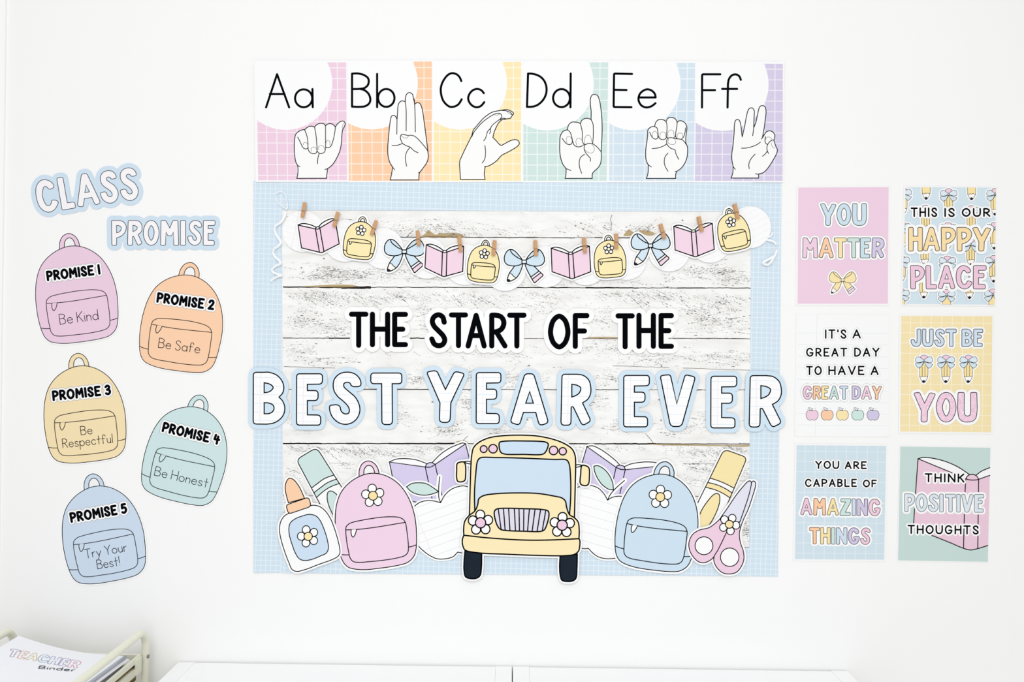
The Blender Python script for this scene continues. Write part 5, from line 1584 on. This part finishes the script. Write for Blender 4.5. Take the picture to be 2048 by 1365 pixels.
# ---- ring binder on the top tray: thick at its spine, thin at the opening edge
COVER = paper((243, 244, 248), 0.35, 0.15)
PAGE = paper((236, 236, 238), 0.8)
SILV = paper((178, 181, 194), 0.35, 0.5)
BLp, BRp = unproject(39, 1273, 1.835), unproject(251, 1314, 1.815)
FLp = Vector((BLp.x + 0.008, BLp.y - 0.31, BLp.z + 0.004)); FRp = Vector((BRp.x - 0.004, BRp.y - 0.31, BRp.z + 0.010))
def cov(u, v, lift=0.0):
    """point on the front cover: u from spine to edge, v from back to front"""
    a = BLp.lerp(BRp, u); b_ = FLp.lerp(FRp, u)
    p = a.lerp(b_, v)
    p.z += -0.010*math.sin(math.pi*min(1, u*1.05)) * (1 - 0.5*v) + lift
    return p
bd = empty('ring_binder', 'white ring binder with TEACHER Binder lettered on its cover', 'binder', tuple(BLp.lerp(FRp, 0.5)))
bo = BLp.lerp(FRp, 0.5)
def bp(name, v, f, m, lab=None, parent=None, smooth=False):
    o = mesh_obj(name, [tuple(Vector(p)-bo) for p in v], f, m, parent or bd, (0, 0, 0), smooth)
    if lab: o['label'] = lab
    return o
NU, NV = 24, 8
def sheet_vf(top, bot):
    v = [top(i/NU, j/NV) for i in range(NU+1) for j in range(NV+1)] + [bot(i/NU, j/NV) for i in range(NU+1) for j in range(NV+1)]
    o = (NU+1)*(NV+1); f = []
    k = lambda i, j: i*(NV+1)+j
    for i in range(NU):
        for j in range(NV):
            f.append((k(i, j), k(i, j+1), k(i+1, j+1), k(i+1, j))); f.append((o+k(i, j), o+k(i+1, j), o+k(i+1, j+1), o+k(i, j+1)))
    for i in range(NU):
        f.append((k(i, 0), k(i+1, 0), o+k(i+1, 0), o+k(i, 0))); f.append((k(i, NV), o+k(i, NV), o+k(i+1, NV), k(i+1, NV)))
    for j in range(NV):
        f.append((k(0, j), o+k(0, j), o+k(0, j+1), k(0, j+1))); f.append((k(NU, j), k(NU, j+1), o+k(NU, j+1), o+k(NU, j)))
    return v, f
zbot = zrim - 0.0555
fc = bp('front_cover', *sheet_vf(lambda u, v: cov(u, v), lambda u, v: cov(u, v, -0.0025)), COVER)
flat = lambda u, v, z: Vector((cov(u, v).x, cov(u, v).y, z))
bp('back_cover', *sheet_vf(lambda u, v: flat(u, v, zbot+0.0025), lambda u, v: flat(u, v, zbot)), COVER)
bp('page_block', *sheet_vf(lambda u, v: cov(0.06+0.93*u, 0.02+0.96*v, -0.0064), lambda u, v: flat(0.06+0.93*u, 0.02+0.96*v, zbot+0.004)), PAGE, 'white papers between the covers')
sp_ = [flat(0, v/8.0, zbot) for v in range(9)]
v = []; f = []
for j in range(9):
    a = cov(0, j/8.0); z0 = zbot
    v += [(a.x-0.003, a.y, z0), (a.x-0.003, a.y, a.z), (a.x, a.y, a.z), (a.x, a.y, z0)]
for j in range(8):
    for q in range(4): f.append((j*4+q, j*4+(q+1) % 4, (j+1)*4+(q+1) % 4, (j+1)*4+q))
bp('spine', v, f, COVER)
ev, ef = tube_vf([cov(1, q/6.0) + Vector((-0.0006, 0, -0.0006)) for q in range(7)], 0.0034, 10)
bp('edge_strip', ev, ef, SILV, 'silver edge strip', None, True)
bp('inner_pocket', *sheet_vf(lambda u, v: cov(0.86+0.178*u, v, -0.0045), lambda u, v: cov(0.86+0.178*u, v, -0.0058)), COVER, 'white inner sheet showing past the edge strip')
# lettering on the cover: drawn in cover coordinates (u, v) seen in the photograph's crop
from mathutils.geometry import intersect_ray_tri
CAMP = Vector((0, -D, CZ))
def cover_hit(px, py):
    """the cover point under a photo pixel"""
    d = (unproject(px, py, 1.0) - CAMP)
    for i in range(NU):
        for j in range(NV):
            A, B, C_, E = cov(i/NU, j/NV), cov(i/NU, (j+1)/NV), cov((i+1)/NU, (j+1)/NV), cov((i+1)/NU, j/NV)
            for tri in ((A, B, C_), (A, C_, E)):
                h = intersect_ray_tri(*tri, d, CAMP, True)
                if h: return h
    return None
def on_cover(pl, w, m, sheet, lift):
    """a printed stroke lying on the curved cover"""
    hs = [cover_hit(*p) for p in pl]
    hs = [h for h in hs if h]
    if len(hs) < 2: return
    v, f, mats = sheet
    o = len(v); n = len(hs)
    for i, h in enumerate(hs):
        t = (hs[min(n-1, i+1)] - hs[max(0, i-1)]).normalized()
        s = t.cross(Vector((0, 0, 1))).normalized() * (w*0.5)
        v += [h + s + Vector((0, 0, lift)), h - s + Vector((0, 0, lift))]
    for i in range(n-1): f.append((o+2*i, o+2*i+1, o+2*i+3, o+2*i+2))
    mats += [m]*(n-1)
zt = Z(0, 1200, 5.12)
cols = [(150, 120, 170), (226, 150, 110), (222, 190, 96), (120, 160, 190), (150, 150, 200), (140, 130, 190), (210, 140, 170)]
tl, tr2, bl = (118, 500), (855, 632), (62, 580)
ux, uy = (tr2[0]-tl[0]), (tr2[1]-tl[1]); vx, vy = bl[0]-tl[0], bl[1]-tl[1]
xsT = [(0.0, 0.135), (0.15, 0.255), (0.265, 0.41), (0.415, 0.56), (0.57, 0.71), (0.725, 0.83), (0.845, 0.985)]
for ch, (a, b_), c in zip('TEACHER', xsT, cols):
    v, f, ms = [], [], []
    fx = lambda p: zt((tl[0] + ux*p[0] + vx*p[1], tl[1] + uy*p[0] + vy*p[1]))
    rings = [path(s, lambda p, a=a, b_=b_, ch=ch: fx((a + (p[0]-BBOX[ch][0])/(BBOX[ch][2]-BBOX[ch][0])*(b_-a), 0.06 + (p[1]-BBOX[ch][1])/(BBOX[ch][3]-BBOX[ch][1])*0.92)), step=1.2) for s in BUB[ch]]
    for ring in rings: on_cover(ring + [ring[0]], 0.0012, 0, (v, f, ms), 0.0004)
    if v: bp('letter', v, f, paper(c), 'outlined rainbow letter', fc)
v, f, ms = [], [], []
L = text(THIN, 'Binder', (390/5.12, 1200+708/5.12), (770/5.12, 1200+738/5.12), 31/5.12, 22)
for c, st in L:
    for pts, z in st:
        if len(pts) == 1: pts = [(pts[0][0]-0.35, pts[0][1]), (pts[0][0]+0.35, pts[0][1])]     # the dot of the i
        if len(pts) > 1:
            pts = [(p[0] + 0.45*((1200+720/5.12)-p[1]), p[1]) for p in pts]
            on_cover(pts + ([pts[0]] if z else []), 0.0024, 0, (v, f, ms), 0.0004)
bp('lettering', v, f, paper((86, 88, 98)), 'grey slanted word under the rainbow letters', fc)
